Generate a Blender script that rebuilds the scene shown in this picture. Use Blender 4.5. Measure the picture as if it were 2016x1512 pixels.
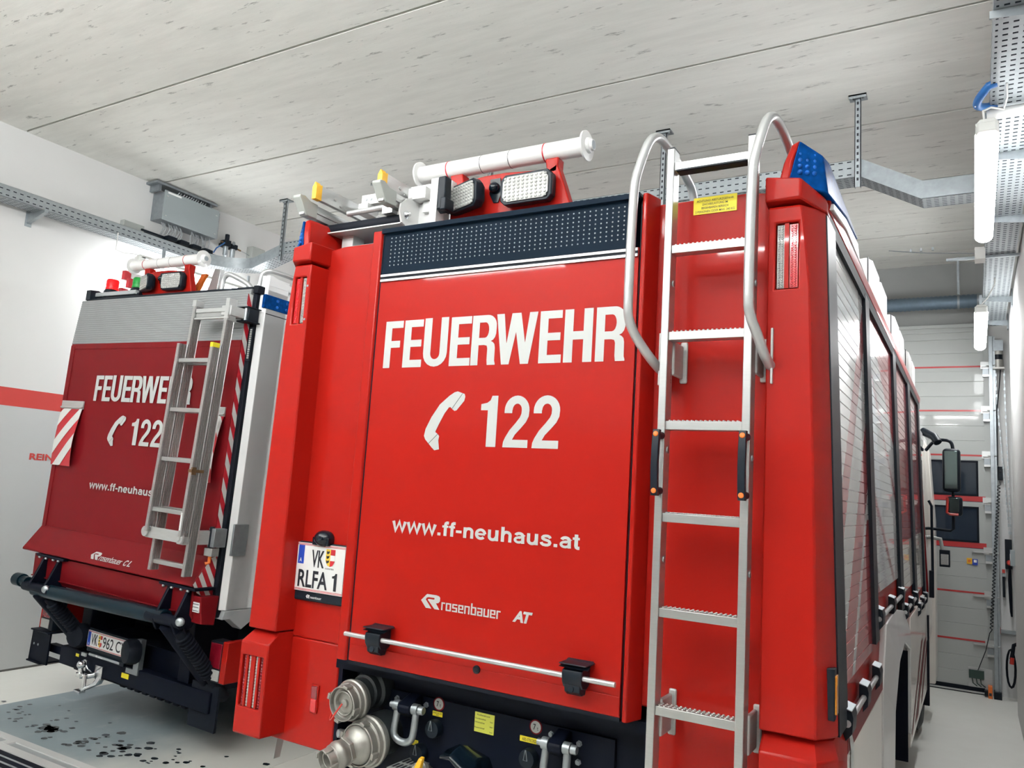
import bpy, bmesh, math, random
from mathutils import Vector, Matrix, Euler
random.seed(7)
for _o in list(bpy.data.objects): bpy.data.objects.remove(_o)
SC = bpy.context.scene
COL = SC.collection

# ------------------------------------------------------------------ camera, world, exposure
def cam_axes(yaw, pitch, roll):
    fwd = Vector((math.sin(yaw)*math.cos(pitch), math.cos(yaw)*math.cos(pitch), math.sin(pitch)))
    right = Vector((math.cos(yaw), -math.sin(yaw), 0)); up = right.cross(fwd)
    c, s = math.cos(roll), math.sin(roll)
    return c*right + s*up, -s*right + c*up, fwd
_r, _u, _f = cam_axes(math.radians(-30.50470696), math.radians(7.66871367), math.radians(3.57771717))
cd = bpy.data.cameras.new('camera'); cam = bpy.data.objects.new('camera', cd); COL.objects.link(cam)
cam.matrix_world = Matrix(((_r.x, _u.x, -_f.x, 1.6271), (_r.y, _u.y, -_f.y, -2.65), (_r.z, _u.z, -_f.z, 1.95), (0, 0, 0, 1)))
cd.sensor_width = 36; cd.lens = 1555.91/2016*36; cd.clip_start = .02
SC.camera = cam
W = bpy.data.worlds.new('night'); SC.world = W; W.use_nodes = True
W.node_tree.nodes['Background'].inputs[0].default_value = (.03, .05, .09, 1)
W.node_tree.nodes['Background'].inputs[1].default_value = .5
SC.view_settings.view_transform = 'Standard'; SC.view_settings.look = 'None'
SC.view_settings.gamma = 1; SC.view_settings.use_curve_mapping = False
SC.view_settings.exposure = 0.25
LAMP = 50.0           # emission strength of the LED battens

# ------------------------------------------------------------------ materials
M = {}
def _mat(name):
    m = bpy.data.materials.new(name); m.use_nodes = True
    nt = m.node_tree; b = nt.nodes['Principled BSDF']; M[name] = m
    return m, nt, b
def N(nt, t, **k):
    n = nt.nodes.new(t)
    for a, v in k.items(): setattr(n, a, v)
    return n
def L(nt, a, b): nt.links.new(a, b)
def math_n(nt, op, a, b=None, c=None):
    n = N(nt, 'ShaderNodeMath', operation=op)
    for i, v in enumerate((a, b, c)):
        if v is None: continue
        if isinstance(v, (int, float)): n.inputs[i].default_value = v
        else: L(nt, v, n.inputs[i])
    return n.outputs[0]
def mixc(nt, fac, a, b):
    n = N(nt, 'ShaderNodeMix', data_type='RGBA')
    for sock, v in ((n.inputs[0], fac), (n.inputs[6], a), (n.inputs[7], b)):
        if isinstance(v, (int, float)): sock.default_value = v
        elif isinstance(v, tuple): sock.default_value = (*v[:3], 1)
        else: L(nt, v, sock)
    return n.outputs[2]
def coords(nt):
    t = N(nt, 'ShaderNodeTexCoord'); s = N(nt, 'ShaderNodeSeparateXYZ'); L(nt, t.outputs['Object'], s.inputs[0])
    return t.outputs['Object'], s.outputs
def noise(nt, vec, scale, detail=3, scl=None, rough=.5):
    if scl:
        mp = N(nt, 'ShaderNodeMapping'); mp.inputs['Scale'].default_value = scl; L(nt, vec, mp.inputs[0]); vec = mp.outputs[0]
    n = N(nt, 'ShaderNodeTexNoise'); n.inputs['Scale'].default_value = scale; n.inputs['Detail'].default_value = detail
    n.inputs['Roughness'].default_value = rough
    L(nt, vec, n.inputs['Vector']); return n.outputs['Fac']
def ramp(nt, fac, p0, p1, c0=(0, 0, 0), c1=(1, 1, 1)):
    r = N(nt, 'ShaderNodeValToRGB'); r.color_ramp.elements[0].position = p0; r.color_ramp.elements[1].position = p1
    r.color_ramp.elements[0].color = (*c0, 1); r.color_ramp.elements[1].color = (*c1, 1); L(nt, fac, r.inputs[0]); return r.outputs[0]
def bump(nt, b, h, strength=.2, dist=.01):
    n = N(nt, 'ShaderNodeBump'); n.inputs['Strength'].default_value = strength; n.inputs['Distance'].default_value = dist
    L(nt, h, n.inputs['Height']); L(nt, n.outputs[0], b.inputs['Normal'])
def pm(name, col, rough=.5, metal=0., coat=0., var=.06, scale=20., scl=None, bmp=0., spec=.5):
    m, nt, b = _mat(name); vec, _ = coords(nt); f = noise(nt, vec, scale, 3, scl)
    L(nt, mixc(nt, f, tuple(c*(1-var) for c in col), tuple(min(1, c*(1+var)) for c in col)), b.inputs['Base Color'])
    b.inputs['Roughness'].default_value = rough; b.inputs['Metallic'].default_value = metal
    b.inputs['Coat Weight'].default_value = coat; b.inputs['Coat Roughness'].default_value = .04
    b.inputs['Specular IOR Level'].default_value = spec
    if bmp: bump(nt, b, f, bmp, .004)
    return m
RED = (.275, .0065, .0035)
pm('red_paint', RED, .42, 0, .17, .04, 2.5, spec=.1)
pm('red_tape', (.42, .012, .022), .4, 0, .2)
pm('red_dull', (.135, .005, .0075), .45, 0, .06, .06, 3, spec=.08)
pm('white_paint', (.74, .74, .73), .3, 0, .6, .02, 4)
pm('white_decal', (.48, .50, .49), .45, 0, 0, .02)
pm('body_silver', (.80, .81, .82), .35, .0, .3, .03, 6)
pm('body_grey', (.34, .36, .37), .4, 0, .3, .03, 6)
pm('cream', (.74, .70, .64), .35, 0, .5, .03, 4)
pm('aluminium', (.50, .51, .505), .36, .8, 0, .08, 18, (1, 1, 12))
pm('lift_grey', (.27, .28, .285), .55, .2, 0, .06, 14, (1, 1, 8), spec=.3)
pm('ladder_aluminium', (.42, .415, .41), .38, .75, 0, .16, 16, (1, 1, 10))
pm('aluminium_matt', (.50, .51, .505), .5, .5, 0, .1, 14, (1, 1, 8))
pm('silver_tube', (.52, .53, .535), .3, .55, .2, .05, 12)
pm('galvanised', (.36, .395, .415), .42, .75, 0, .22, 24, None, .05)
pm('galvanised_dark', (.30, .33, .35), .42, .75, 0, .2, 24)
pm('cast_alloy', (.36, .355, .33), .45, .75, 0, .16, 30, None, .06)
pm('chrome', (.8, .82, .84), .14, 1., 0, .05)
pm('black_plastic', (.004, .008, .014), .42, 0, 0, .2, 25, spec=.22)
pm('black_rubber', (.004, .006, .011), .6, 0, 0, .2, 30, spec=.15)
pm('black_frame', (.002, .0035, .009), .5, 0, 0, .2, 12, spec=.1)
pm('black_gloss', (.003, .007, .012), .2, 0, .15, .1, spec=.25)
pm('led_panel', (.002, .008, .017), .55, 0, 0, .15, 5, spec=.06)
pm('dark_tube', (.002, .012, .02), .28, 0, 0, .1, 9, spec=.16)
pm('hose_pipe', (.012, .016, .018), .5, 0, 0, .15, 9)
pm('yellow_cap', (.78, .42, .02), .45, 0, .2, .04)
pm('yellow_label', (.78, .66, .02), .5, 0, 0, .04)
pm('yellow_green', (.70, .72, .10), .5, 0, 0, .04)
pm('orange', (.72, .16, .02), .45, 0, .1, .06)
pm('amber', (.40, .14, .008), .2, 0, .3, .35, 90)
pm('blue_plate', (.012, .05, .35), .4)
pm('crest_yellow', (.72, .50, .05), .4)
pm('plate_white', (.80, .81, .80), .35, 0, .2, .02)
pm('ink', (.008, .010, .016), .5)
pm('grey_plastic', (.36, .38, .36), .5, 0, 0, .05)
pm('cabinet_grey', (.30, .34, .35), .45, .2, .1, .04, 5)
pm('pale_plastic', (.62, .63, .60), .5, 0, 0, .04)
pm('conduit', (.70, .70, .68), .45, 0, .1, .04)
pm('blue_hose', (.006, .10, .32), .4, 0, .2, .1)
pm('green_plastic', (.012, .04, .03), .4, 0, .2, .1)
pm('red_plastic', (.45, .03, .02), .4, 0, .2, .1)
pm('wire_grey', (.34, .36, .37), .5)
pm('bronze', (.20, .12, .06), .4, .7)
pm('lens_red', (.50, .006, .012), .12, 0, .9, .35, 90)
pm('lens_dark_red', (.17, .004, .012), .15, 0, .8, .3, 60)
pm('lens_clear', (.33, .335, .32), .35, 0, .1, .4, 130)
pm('stripe_white', (.70, .72, .70), .35, 0, .2, .06, 60)
pm('door_white', (.37, .385, .37), .42, 0, .15, .02, 6)
pm('door_red', (.42, .02, .022), .4, 0, .3, .04)
pm('wall_white', (.64, .64, .63), .75, 0, 0, .025, 3, None, .02)
pm('wall_grey', (.50, .51, .51), .5, 0, .15, .03, 2)
pm('wall_back', (.42, .42, .41), .7, 0, 0, .05, 2)
pm('wall_dark', (.06, .055, .055), .7, 0, 0, .1, 2)
pm('wall_red', (.47, .035, .028), .5, 0, .15, .04, 4)
pm('duct_blue', (.13, .18, .23), .45, .5, 0, .15, 20)
pm('mirror_glass', (.10, .13, .13), .04, .9, 0, .05)

def m_lens(name, col, em=0., alpha=.25):
    m, nt, b = _mat(name); vec, _ = coords(nt)
    v = N(nt, 'ShaderNodeTexVoronoi'); v.inputs['Scale'].default_value = 45; L(nt, vec, v.inputs['Vector'])
    L(nt, mixc(nt, v.outputs['Distance'], col, tuple(c*.45 for c in col)), b.inputs['Base Color'])
    b.inputs['Roughness'].default_value = .3; b.inputs['Coat Weight'].default_value = .0; b.inputs['Specular IOR Level'].default_value = .12
    b.inputs['Transmission Weight'].default_value = alpha
    if alpha == 0: b.inputs['Specular IOR Level'].default_value = .01
    if em:
        b.inputs['Emission Color'].default_value = (*col, 1); b.inputs['Emission Strength'].default_value = em
m_lens('lens_blue', (.02, .20, .80), 0, .35)
m_lens('lens_blue_dark', (.003, .055, .24), 0, .0)
m_lens('beacon_red', (.85, .01, .012), .9, .3)
m_lens('beacon_green', (.02, .36, .06), .1, .3)

def m_glass():
    m, nt, b = _mat('window_glass'); vec, _ = coords(nt); f = noise(nt, vec, 1.7, 3)
    L(nt, mixc(nt, f, (.10, .14, .19), (.20, .25, .30)), b.inputs['Base Color'])
    b.inputs['Roughness'].default_value = .05; b.inputs['Transmission Weight'].default_value = .9; b.inputs['IOR'].default_value = 1.45
m_glass()
pm('vehicle_glass', (.012, .016, .022), .05, 0, .6, .2, 3)

def m_ceiling():
    m, nt, b = _mat('concrete_ceiling'); vec, s = coords(nt)
    big = noise(nt, vec, .55, 4, (.35, 1, 1)); grain = noise(nt, vec, 9, 6, (.16, 1, 1), .65); fine = noise(nt, vec, 70, 3)
    c = mixc(nt, big, (.74, .74, .70), (.84, .84, .79))
    c = mixc(nt, ramp(nt, grain, .36, .60), mixc(nt, .4, c, (.60, .60, .56)), c)
    pit = noise(nt, vec, 13., 5, (.30, 1.3, 1), .68)
    pm_ = ramp(nt, pit, .615, .69)
    c = mixc(nt, pm_, c, (.36, .36, .34))
    c = mixc(nt, math_n(nt, 'MULTIPLY', fine, .22), c, (.66, .65, .60))
    L(nt, c, b.inputs['Base Color']); b.inputs['Roughness'].default_value = .85
    h = math_n(nt, 'SUBTRACT', grain, math_n(nt, 'MULTIPLY', pm_, 1.2)); bump(nt, b, h, .35, .006)
m_ceiling()
pm('concrete_groove', (.10, .098, .09), .9, 0, 0, .25, 30)
pm('concrete_lintel', (.27, .275, .27), .85, 0, 0, .14, 3, (.5, 1, 1), .1)

def m_floor():
    m, nt, b = _mat('concrete_floor'); vec, s = coords(nt)
    big = noise(nt, vec, .8, 5); mid = noise(nt, vec, 5, 5, None, .6)
    c = mixc(nt, big, (.66, .66, .62), (.80, .80, .75)); c = mixc(nt, ramp(nt, mid, .35, .75), c, mixc(nt, .35, c, (.72, .71, .66)))
    L(nt, c, b.inputs['Base Color'])
    L(nt, ramp(nt, mid, .3, .7, (.38,)*3, (.55,)*3), b.inputs['Roughness'])
    bump(nt, b, mid, .05, .003)
    m, nt, b = _mat('wet_floor'); vec, s = coords(nt)
    big = noise(nt, vec, 1.6, 5); mid = noise(nt, vec, 9, 4)
    c = mixc(nt, big, (.20, .26, .29), (.30, .36, .385)); c = mixc(nt, ramp(nt, mid, .55, .8), c, (.34, .38, .385))
    edge = math_n(nt, 'ADD', s[0], math_n(nt, 'MULTIPLY', noise(nt, vec, 2.2, 4), .9))
    c = mixc(nt, ramp(nt, math_n(nt, 'ADD', edge, 3.25), .0, .75), c, (.70, .70, .66))
    L(nt, c, b.inputs['Base Color']); b.inputs['Roughness'].default_value = .36
m_floor()
pm('wet_spot', (.018, .03, .04), .15, 0, .3, .2)
def m_emit(name, strength):
    m, nt, b = _mat(name); vec, s = coords(nt); f = noise(nt, vec, 4, 1)
    L(nt, mixc(nt, f, (.95, .98, 1.0), (1, 1, 1)), b.inputs['Emission Color'])
    b.inputs['Base Color'].default_value = (.9, .9, .9, 1); b.inputs['Emission Strength'].default_value = strength
m_emit('led_diffuser', LAMP)
m_emit('fill_diffuser', LAMP*4.3)

def perforated(name, ua, pu, su, va, pv, sv, off=0.):
    """Sheet steel with rows of slots: pitch pu / slot length su along axis ua, pitch pv / slot height sv along axis va."""
    m, nt, b = _mat(name); vec, s = coords(nt)
    f = noise(nt, vec, 24, 3)
    L(nt, mixc(nt, f, (.27, .30, .315), (.40, .43, .445)), b.inputs['Base Color'])
    b.inputs['Metallic'].default_value = .6; b.inputs['Roughness'].default_value = .42
    def inside(ax, p, w, o=0.):
        fr = math_n(nt, 'FRACT', math_n(nt, 'ADD', math_n(nt, 'DIVIDE', s[ax], p), 50. + o))
        return math_n(nt, 'LESS_THAN', math_n(nt, 'ABSOLUTE', math_n(nt, 'SUBTRACT', fr, .5)), w/p/2)
    k = math_n(nt, 'MULTIPLY', inside(ua, pu, su), inside(va, pv, sv, off))
    tr = N(nt, 'ShaderNodeBsdfDiffuse'); tr.inputs[0].default_value = (.03, .035, .04, 1); mx = N(nt, 'ShaderNodeMixShader')  # dark colour paints the shaded inside of the slots, no real holes
    out = nt.nodes['Material Output']
    L(nt, k, mx.inputs[0]); L(nt, b.outputs[0], mx.inputs[1]); L(nt, tr.outputs[0], mx.inputs[2]); L(nt, mx.outputs[0], out.inputs[0])
perforated('tray_side_x', 0, .06, .03, 2, .05, .009)
perforated('tray_side_y', 1, .06, .03, 2, .05, .009)
perforated('tray_bottom_x', 0, .05, .030, 1, .034, .008)
perforated('tray_bottom_y', 1, .05, .030, 0, .034, .008)
perforated('tray_slots_y', 1, .05, .014, 0, .04, .022)

def m_shutter():
    """Roller shutter lacquer with the printed side design: slanted red bands on white."""
    m, nt, b = _mat('shutter_rear'); vec, s = coords(nt); y, z = s[1], s[2]
    white, red = (.70, .71, .70), (.46, .045, .05)
    t = math_n(nt, 'SUBTRACT', y, math_n(nt, 'MULTIPLY', z, .95))
    def band(v, a, c): return math_n(nt, 'MULTIPLY', math_n(nt, 'GREATER_THAN', v, a), math_n(nt, 'LESS_THAN', v, c))
    k = math_n(nt, 'ADD', band(t, -1.58, -1.40), band(t, -1.09, -.82))
    k = math_n(nt, 'ADD', k, math_n(nt, 'MULTIPLY', math_n(nt, 'GREATER_THAN', t, -.745), math_n(nt, 'LESS_THAN', z, 1.92)))
    f = noise(nt, vec, 2, 2)
    L(nt, mixc(nt, math_n(nt, 'MINIMUM', k, 1.), mixc(nt, f, white, (.74, .75, .74)), red), b.inputs['Base Color'])
    b.inputs['Roughness'].default_value = .22; b.inputs['Coat Weight'].default_value = .8; b.inputs['Coat Roughness'].default_value = .03
    m, nt, b = _mat('shutter_middle'); vec, s = coords(nt); y, z = s[1], s[2]
    t = math_n(nt, 'ADD', z, math_n(nt, 'MULTIPLY', y, .5))
    k = math_n(nt, 'ADD', band2(nt, t, 2.71, 2.77), band2(nt, t, 3.30, 3.35))
    k = math_n(nt, 'ADD', k, math_n(nt, 'GREATER_THAN', t, 3.62)); k = math_n(nt, 'ADD', k, math_n(nt, 'LESS_THAN', t, 2.36))
    f = noise(nt, vec, 2, 2)
    L(nt, mixc(nt, math_n(nt, 'MINIMUM', k, 1.), mixc(nt, f, white, (.74, .75, .74)), red), b.inputs['Base Color'])
    b.inputs['Roughness'].default_value = .22; b.inputs['Coat Weight'].default_value = .8; b.inputs['Coat Roughness'].default_value = .03
    m, nt, b = _mat('shutter_front'); vec, s = coords(nt); y, z = s[1], s[2]
    k = math_n(nt, 'GREATER_THAN', math_n(nt, 'ADD', z, math_n(nt, 'MULTIPLY', y, -.02)), 1.72); f = noise(nt, vec, 2, 2)
    L(nt, mixc(nt, k, mixc(nt, f, (.70, .66, .58), (.74, .70, .62)), red), b.inputs['Base Color'])
    b.inputs['Roughness'].default_value = .22; b.inputs['Coat Weight'].default_value = .8; b.inputs['Coat Roughness'].default_value = .03
def band2(nt, v, a, c): return math_n(nt, 'MULTIPLY', math_n(nt, 'GREATER_THAN', v, a), math_n(nt, 'LESS_THAN', v, c))
m_shutter()

# ------------------------------------------------------------------ mesh helpers
OFF = {}
def root_of(o):
    while o.parent: o = o.parent
    return o
class MB:
    """Collects shapes and links them as ONE mesh object."""
    def __init__(s): s.v = []; s.f = []; s.mi = []; s.cur = 0
    def m(s, i): s.cur = i; return s
    def add(s, vs, fs):
        n = len(s.v); s.v += [tuple(p) for p in vs]
        for f in fs: s.f.append([n+i for i in f]); s.mi.append(s.cur)
        return s
    def poly(s, *pts): return s.add(pts, [list(range(len(pts)))])
    def box(s, x0, x1, y0, y1, z0, z1):
        v = [(x, y, z) for x in (x0, x1) for y in (y0, y1) for z in (z0, z1)]
        return s.add(v, [(0, 1, 3, 2), (4, 6, 7, 5), (0, 4, 5, 1), (2, 3, 7, 6), (0, 2, 6, 4), (1, 5, 7, 3)])
    def obox(s, c, hx, hy, hz, rot):
        R = Euler(rot).to_matrix(); c = Vector(c)
        v = [c + R @ Vector((x*hx, y*hy, z*hz)) for x in (-1, 1) for y in (-1, 1) for z in (-1, 1)]
        return s.add(v, [(0, 1, 3, 2), (4, 6, 7, 5), (0, 4, 5, 1), (2, 3, 7, 6), (0, 2, 6, 4), (1, 5, 7, 3)])
    def loft(s, rings, cap=True, closed=True):
        n = len(rings[0]); v = [p for r in rings for p in r]; f = []
        for k in range(len(rings)-1):
            for i in range(n if closed else n-1):
                j = (i+1) % n; f.append((k*n+i, k*n+j, (k+1)*n+j, (k+1)*n+i))
        if cap: f.append(tuple(reversed(range(n)))); f.append(tuple((len(rings)-1)*n+i for i in range(n)))
        return s.add(v, f)
    def prism(s, pts, axis, a0, a1):
        def mk(a): return [((a, p, q) if axis == 0 else (p, a, q) if axis == 1 else (p, q, a)) for p, q in pts]
        return s.loft([mk(a0), mk(a1)])
    def cyl(s, p0, p1, r, seg=16, r1=None):
        p0, p1 = Vector(p0), Vector(p1); d = (p1-p0).normalized(); a = d.orthogonal().normalized(); b = d.cross(a)
        r1 = r if r1 is None else r1
        R = [[p + (a*math.cos(t)+b*math.sin(t))*q for t in (2*math.pi*i/seg for i in range(seg))] for p, q in ((p0, r), (p1, r1))]
        return s.loft(R)
    def lathe(s, p0, d, prof, seg=24):
        p0 = Vector(p0); d = Vector(d).normalized(); a = d.orthogonal().normalized(); b = d.cross(a)
        return s.loft([[p0 + d*t + (a*math.cos(q)+b*math.sin(q))*max(r, 1e-4) for q in (2*math.pi*i/seg for i in range(seg))] for t, r in prof])
    def tube(s, path, r, seg=8, closed=False):
        P = [Vector(p) for p in path]; n = len(P); rings = []; a = None
        for i, p in enumerate(P):
            d = (P[min(i+1, n-1)] - P[max(i-1, 0)]).normalized()
            if a is None: a = d.orthogonal().normalized()
            a = (a - d*a.dot(d)); a = a.normalized() if a.length > 1e-6 else d.orthogonal().normalized()
            b = d.cross(a); rings.append([p + (a*math.cos(t)+b*math.sin(t))*r for t in (2*math.pi*k/seg for k in range(seg))])
        return s.loft(rings)
    def sphere(s, c, r, seg=16, rings=8, sc=(1, 1, 1), half=False):
        c = Vector(c); v = []; f = []
        R = rings
        for i in range(R+1):
            th = (math.pi/2 if half else math.pi)*i/R
            for j in range(seg):
                ph = 2*math.pi*j/seg
                v.append(c + Vector((r*sc[0]*math.sin(th)*math.cos(ph), r*sc[1]*math.sin(th)*math.sin(ph), r*sc[2]*math.cos(th))))
        for i in range(R):
            for j in range(seg):
                k = (j+1) % seg; f.append((i*seg+j, i*seg+k, (i+1)*seg+k, (i+1)*seg+j))
        return s.add(v, f)
    def build(s, name, mats, parent=None, bevel=0., seg=2, angle=38):
        me = bpy.data.meshes.new(name)
        off = OFF.get(root_of(parent).name, Vector()) if parent else OFF.get(name, Vector())
        me.from_pydata([tuple(Vector(p)-off) for p in s.v], [], s.f)
        if isinstance(mats, str): mats = [mats]
        for q in mats: me.materials.append(M[q])
        me.polygons.foreach_set('material_index', [min(i, len(mats)-1) for i in s.mi])
        bm = bmesh.new(); bm.from_mesh(me)
        bmesh.ops.remove_doubles(bm, verts=bm.verts, dist=1e-5)
        bmesh.ops.recalc_face_normals(bm, faces=bm.faces)
        for f in bm.faces: f.smooth = True
        for e in bm.edges:
            if len(e.link_faces) == 2: e.smooth = e.calc_face_angle(0) < math.radians(angle)
            else: e.smooth = False
        bm.to_mesh(me); bm.free()
        o = bpy.data.objects.new(name, me); COL.objects.link(o)
        if parent: o.parent = parent
        if bevel:
            md = o.modifiers.new('bevel', 'BEVEL'); md.width = bevel; md.segments = seg; md.limit_method = 'ANGLE'; md.angle_limit = math.radians(40); md.harden_normals = False
        return o
def tag(o, label=None, cat=None, group=None, kind=None):
    if label: o['label'] = label
    if cat: o['category'] = cat
    if group: o['group'] = group
    if kind: o['kind'] = kind
    return o
def thing(name, label, cat, loc=(0, 0, 0), rot=(0, 0, 0), group=None, local=None):
    """Empty at a thing's base. Children are given in world (or, with rot, the truck's own) coordinates; local is the base in that frame."""
    o = bpy.data.objects.new(name, None); COL.objects.link(o); o.empty_display_size = .1
    o.location = loc; o.rotation_euler = rot
    OFF[o.name] = Vector(local if local is not None else loc)
    return tag(o, label, cat, group)
def solo(mb, name, mats, label, cat, group=None, base=None, **k):
    """A thing that is one mesh, origin at its base."""
    if base is None:
        xs = [p[0] for p in mb.v]; ys = [p[1] for p in mb.v]; zs = [p[2] for p in mb.v]
        base = ((min(xs)+max(xs))/2, (min(ys)+max(ys))/2, min(zs))
    b = Vector(base); mb.v = [tuple(Vector(p)-b) for p in mb.v]
    o = mb.build(name, mats, None, **k); o.location = b
    return tag(o, label, cat, group)
def struct(mb, name, mats, **k):
    return tag(mb.build(name, mats, None, **k), kind='structure')

def fill2d(splines, name='shape'):
    """Flat filled mesh of closed outlines (holes by even-odd)."""
    cu = bpy.data.curves.new(name, 'CURVE'); cu.dimensions = '2D'; cu.fill_mode = 'FRONT'
    for pts in splines:
        sp = cu.splines.new('POLY'); sp.points.add(len(pts)-1)
        for p, q in zip(sp.points, pts): p.co = (q[0], q[1], 0, 1)
        sp.use_cyclic_u = True
    o = bpy.data.objects.new(name, cu); COL.objects.link(o)
    return _to_geo(o, cu)
def _to_geo(o, cu):
    bpy.context.view_layer.update()
    me = bpy.data.meshes.new_from_object(o.evaluated_get(bpy.context.evaluated_depsgraph_get()))
    v = [tuple(p.co) for p in me.vertices]; f = [list(p.vertices) for p in me.polygons]
    bpy.data.objects.remove(o); bpy.data.curves.remove(cu); bpy.data.meshes.remove(me)
    return v, f
_TC = {}
def font2d(text, bold=0., shear=0.):
    key = (text, bold, shear)
    if key not in _TC:
        cu = bpy.data.curves.new('lettering', 'FONT'); cu.body = text; cu.offset = bold; cu.shear = shear; cu.fill_mode = 'FRONT'
        o = bpy.data.objects.new('lettering', cu); COL.objects.link(o); _TC[key] = _to_geo(o, cu)
    return _TC[key]
def place2d(mb, geo, o, ex, ez, w=None, h=None, fit=True):
    """Maps flat geometry (u right, v up) to o + ex*u + ez*v, scaled to the box w x h."""
    v, f = geo; us = [p[0] for p in v]; vs = [p[1] for p in v]
    o, ex, ez = Vector(o), Vector(ex), Vector(ez)
    u0, v0 = (min(us), min(vs)) if fit else (0, 0)
    su = w/(max(us)-u0) if (fit and w) else 1.; sv = h/(max(vs)-v0) if (fit and h) else (su if fit else 1.)
    nn = ex.cross(ez)
    mb.add([o + ex*((p[0]-u0)*su) + ez*((p[1]-v0)*sv) + nn*(p[2] if len(p) > 2 else 0) for p in v], f)
    return mb
def ribbon(m_v, m_f, pts, w, mp):
    n = len(pts); L_, R_ = [], []
    for i, p in enumerate(pts):
        a, b = Vector(pts[max(i-1, 0)]), Vector(pts[min(i+1, n-1)]); d = (b-a).normalized()
        k = 1.
        if 0 < i < n-1:
            d0 = (Vector(p)-a).normalized(); k = 1/max(.55, abs(d0.dot(d)))
        q = Vector((-d.y, d.x))*(w/2*k); L_.append(Vector(p)+q); R_.append(Vector(p)-q)
    for i in range(n-1):
        b = len(m_v); m_v += [mp(*R_[i]), mp(*R_[i+1]), mp(*L_[i+1]), mp(*L_[i])]; m_f.append([b, b+1, b+2, b+3])
def _arc(cx, cy, rx, ry, a0, a1, n=12): return [(cx+rx*math.cos(math.radians(a0+(a1-a0)*i/n)), cy+ry*math.sin(math.radians(a0+(a1-a0)*i/n))) for i in range(n+1)]
GRO = {'w': (.778, [(.128, [(.075, .53), (.215, .03), (.39, .50), (.565, .03), (.703, .53)])]),
 '.': (.278, [(.14, [(.139, 0), (.139, .145)])]), '-': (.333, [(.12, [(.03, .275), (.305, .275)])]),
 'f': (.333, [(.135, [(.165, 0), (.165, .58), (.185, .64), (.23, .665), (.325, .665)]), (.10, [(.01, .475), (.31, .475)])]),
 't': (.333, [(.135, [(.165, .67), (.165, .13), (.185, .075), (.23, .05), (.31, .05)]), (.10, [(.02, .475), (.31, .475)])]),
 'n': (.611, [(.135, [(.135, 0), (.135, .53)]), (.128, [(.15, .33)] + _arc(.318, .335, .158, .143, 150, 0, 10) + [(.476, 0)])]),
 'h': (.611, [(.135, [(.135, 0), (.135, .72)]), (.128, [(.15, .33)] + _arc(.318, .335, .158, .143, 150, 0, 10) + [(.476, 0)])]),
 'u': (.611, [(.135, [(.476, 0), (.476, .53)]), (.128, [(.135, .53)] + _arc(.293, .195, .158, .143, 180, 330, 10) + [(.46, .2)])]),
 'e': (.556, [(.122, [(.48, .275)] + _arc(.278, .265, .20, .213, 5, 318, 20)), (.095, [(.09, .262), (.485, .262)])]),
 'a': (.556, [(.128, [(.448, 0), (.44, .08), (.435, .36)] + _arc(.275, .36, .16, .118, 0, 168, 10)), (.105, _arc(.26, .165, .165, .115, 60, 320, 14)), (.10, [(.24, .292), (.43, .31)])]),
 's': (.556, [(.118, [(.465, .375), (.43, .44), (.36, .475), (.27, .478), (.18, .46), (.135, .41), (.145, .35), (.20, .31), (.36, .265), (.43, .225), (.455, .165), (.43, .10), (.36, .058), (.27, .05), (.17, .065), (.105, .11), (.085, .175)])])}
def grotesque(text):
    v, f, x = [], [], 0.
    for ch in text:
        adv, st = GRO[ch]
        for k, (w, pts) in enumerate(st): ribbon(v, f, pts, w*(1.2 if ch == 'w' else 1.1), lambda a, b, x=x, k=k: (x+a, b, .0005*k))
        x += adv
    return v, f
EX, EY, EZ = Vector((1, 0, 0)), Vector((0, 1, 0)), Vector((0, 0, 1))

# ------------------------------------------------------------------ letter shapes (condensed grotesque, unit height)
def arc(cx, cy, rx, ry, a0, a1, n=10): return [(cx+rx*math.cos(math.radians(a0+(a1-a0)*i/n)), cy+ry*math.sin(math.radians(a0+(a1-a0)*i/n))) for i in range(n+1)]
def g_F(): return [[(0, 0), (.17, 0), (.17, .43), (.40, .43), (.40, .575), (.17, .575), (.17, .85), (.455, .85), (.455, 1), (0, 1)]]
def g_E(): return [[(0, 0), (.47, 0), (.47, .155), (.175, .155), (.175, .43), (.44, .43), (.44, .575), (.175, .575), (.175, .85), (.465, .85), (.465, 1), (0, 1)]]
def g_U(): return [[(0, 1), (0, .26)] + arc(.285, .26, .285, .285, 180, 360) + [(.57, 1), (.395, 1), (.395, .25)] + arc(.285, .25, .11, .12, 0, -180) + [(.175, 1)]]
def g_R():
    out = [(0, 0), (.17, 0), (.17, .40), (.30, .40)] + [(.36, .385), (.378, .33), (.378, .10), (.39, 0), (.57, 0), (.57, .03), (.553, .08), (.55, .34), (.535, .41), (.50, .45), (.45, .475)]
    out += [(.50, .50), (.54, .55), (.562, .62), (.565, .75)] + arc(.355, .78, .21, .22, 0, 90, 8) + [(0, 1)]
    return [out, [(.17, .545), (.30, .545)] + arc(.31, .70, .085, .155, -90, 90, 8) + [(.17, .855)]]
def g_W(): return [[(0, 1), (.15, 0), (.315, 0), (.435, .62), (.44, .62), (.56, 0), (.73, 0), (.89, 1), (.715, 1), (.645, .42), (.64, .42), (.53, 1), (.335, 1), (.245, .42), (.24, .42), (.165, 1)]]
def g_H(): return [[(0, 0), (.18, 0), (.18, .425), (.39, .425), (.39, 0), (.57, 0), (.57, 1), (.39, 1), (.39, .58), (.18, .58), (.18, 1), (0, 1)]]
def g_1(): return [[(.13, 0), (.31, 0), (.31, 1), (.20, 1)] + [(.17, .91), (.11, .86), (0, .835), (0, .715), (.13, .715)]]
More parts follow.
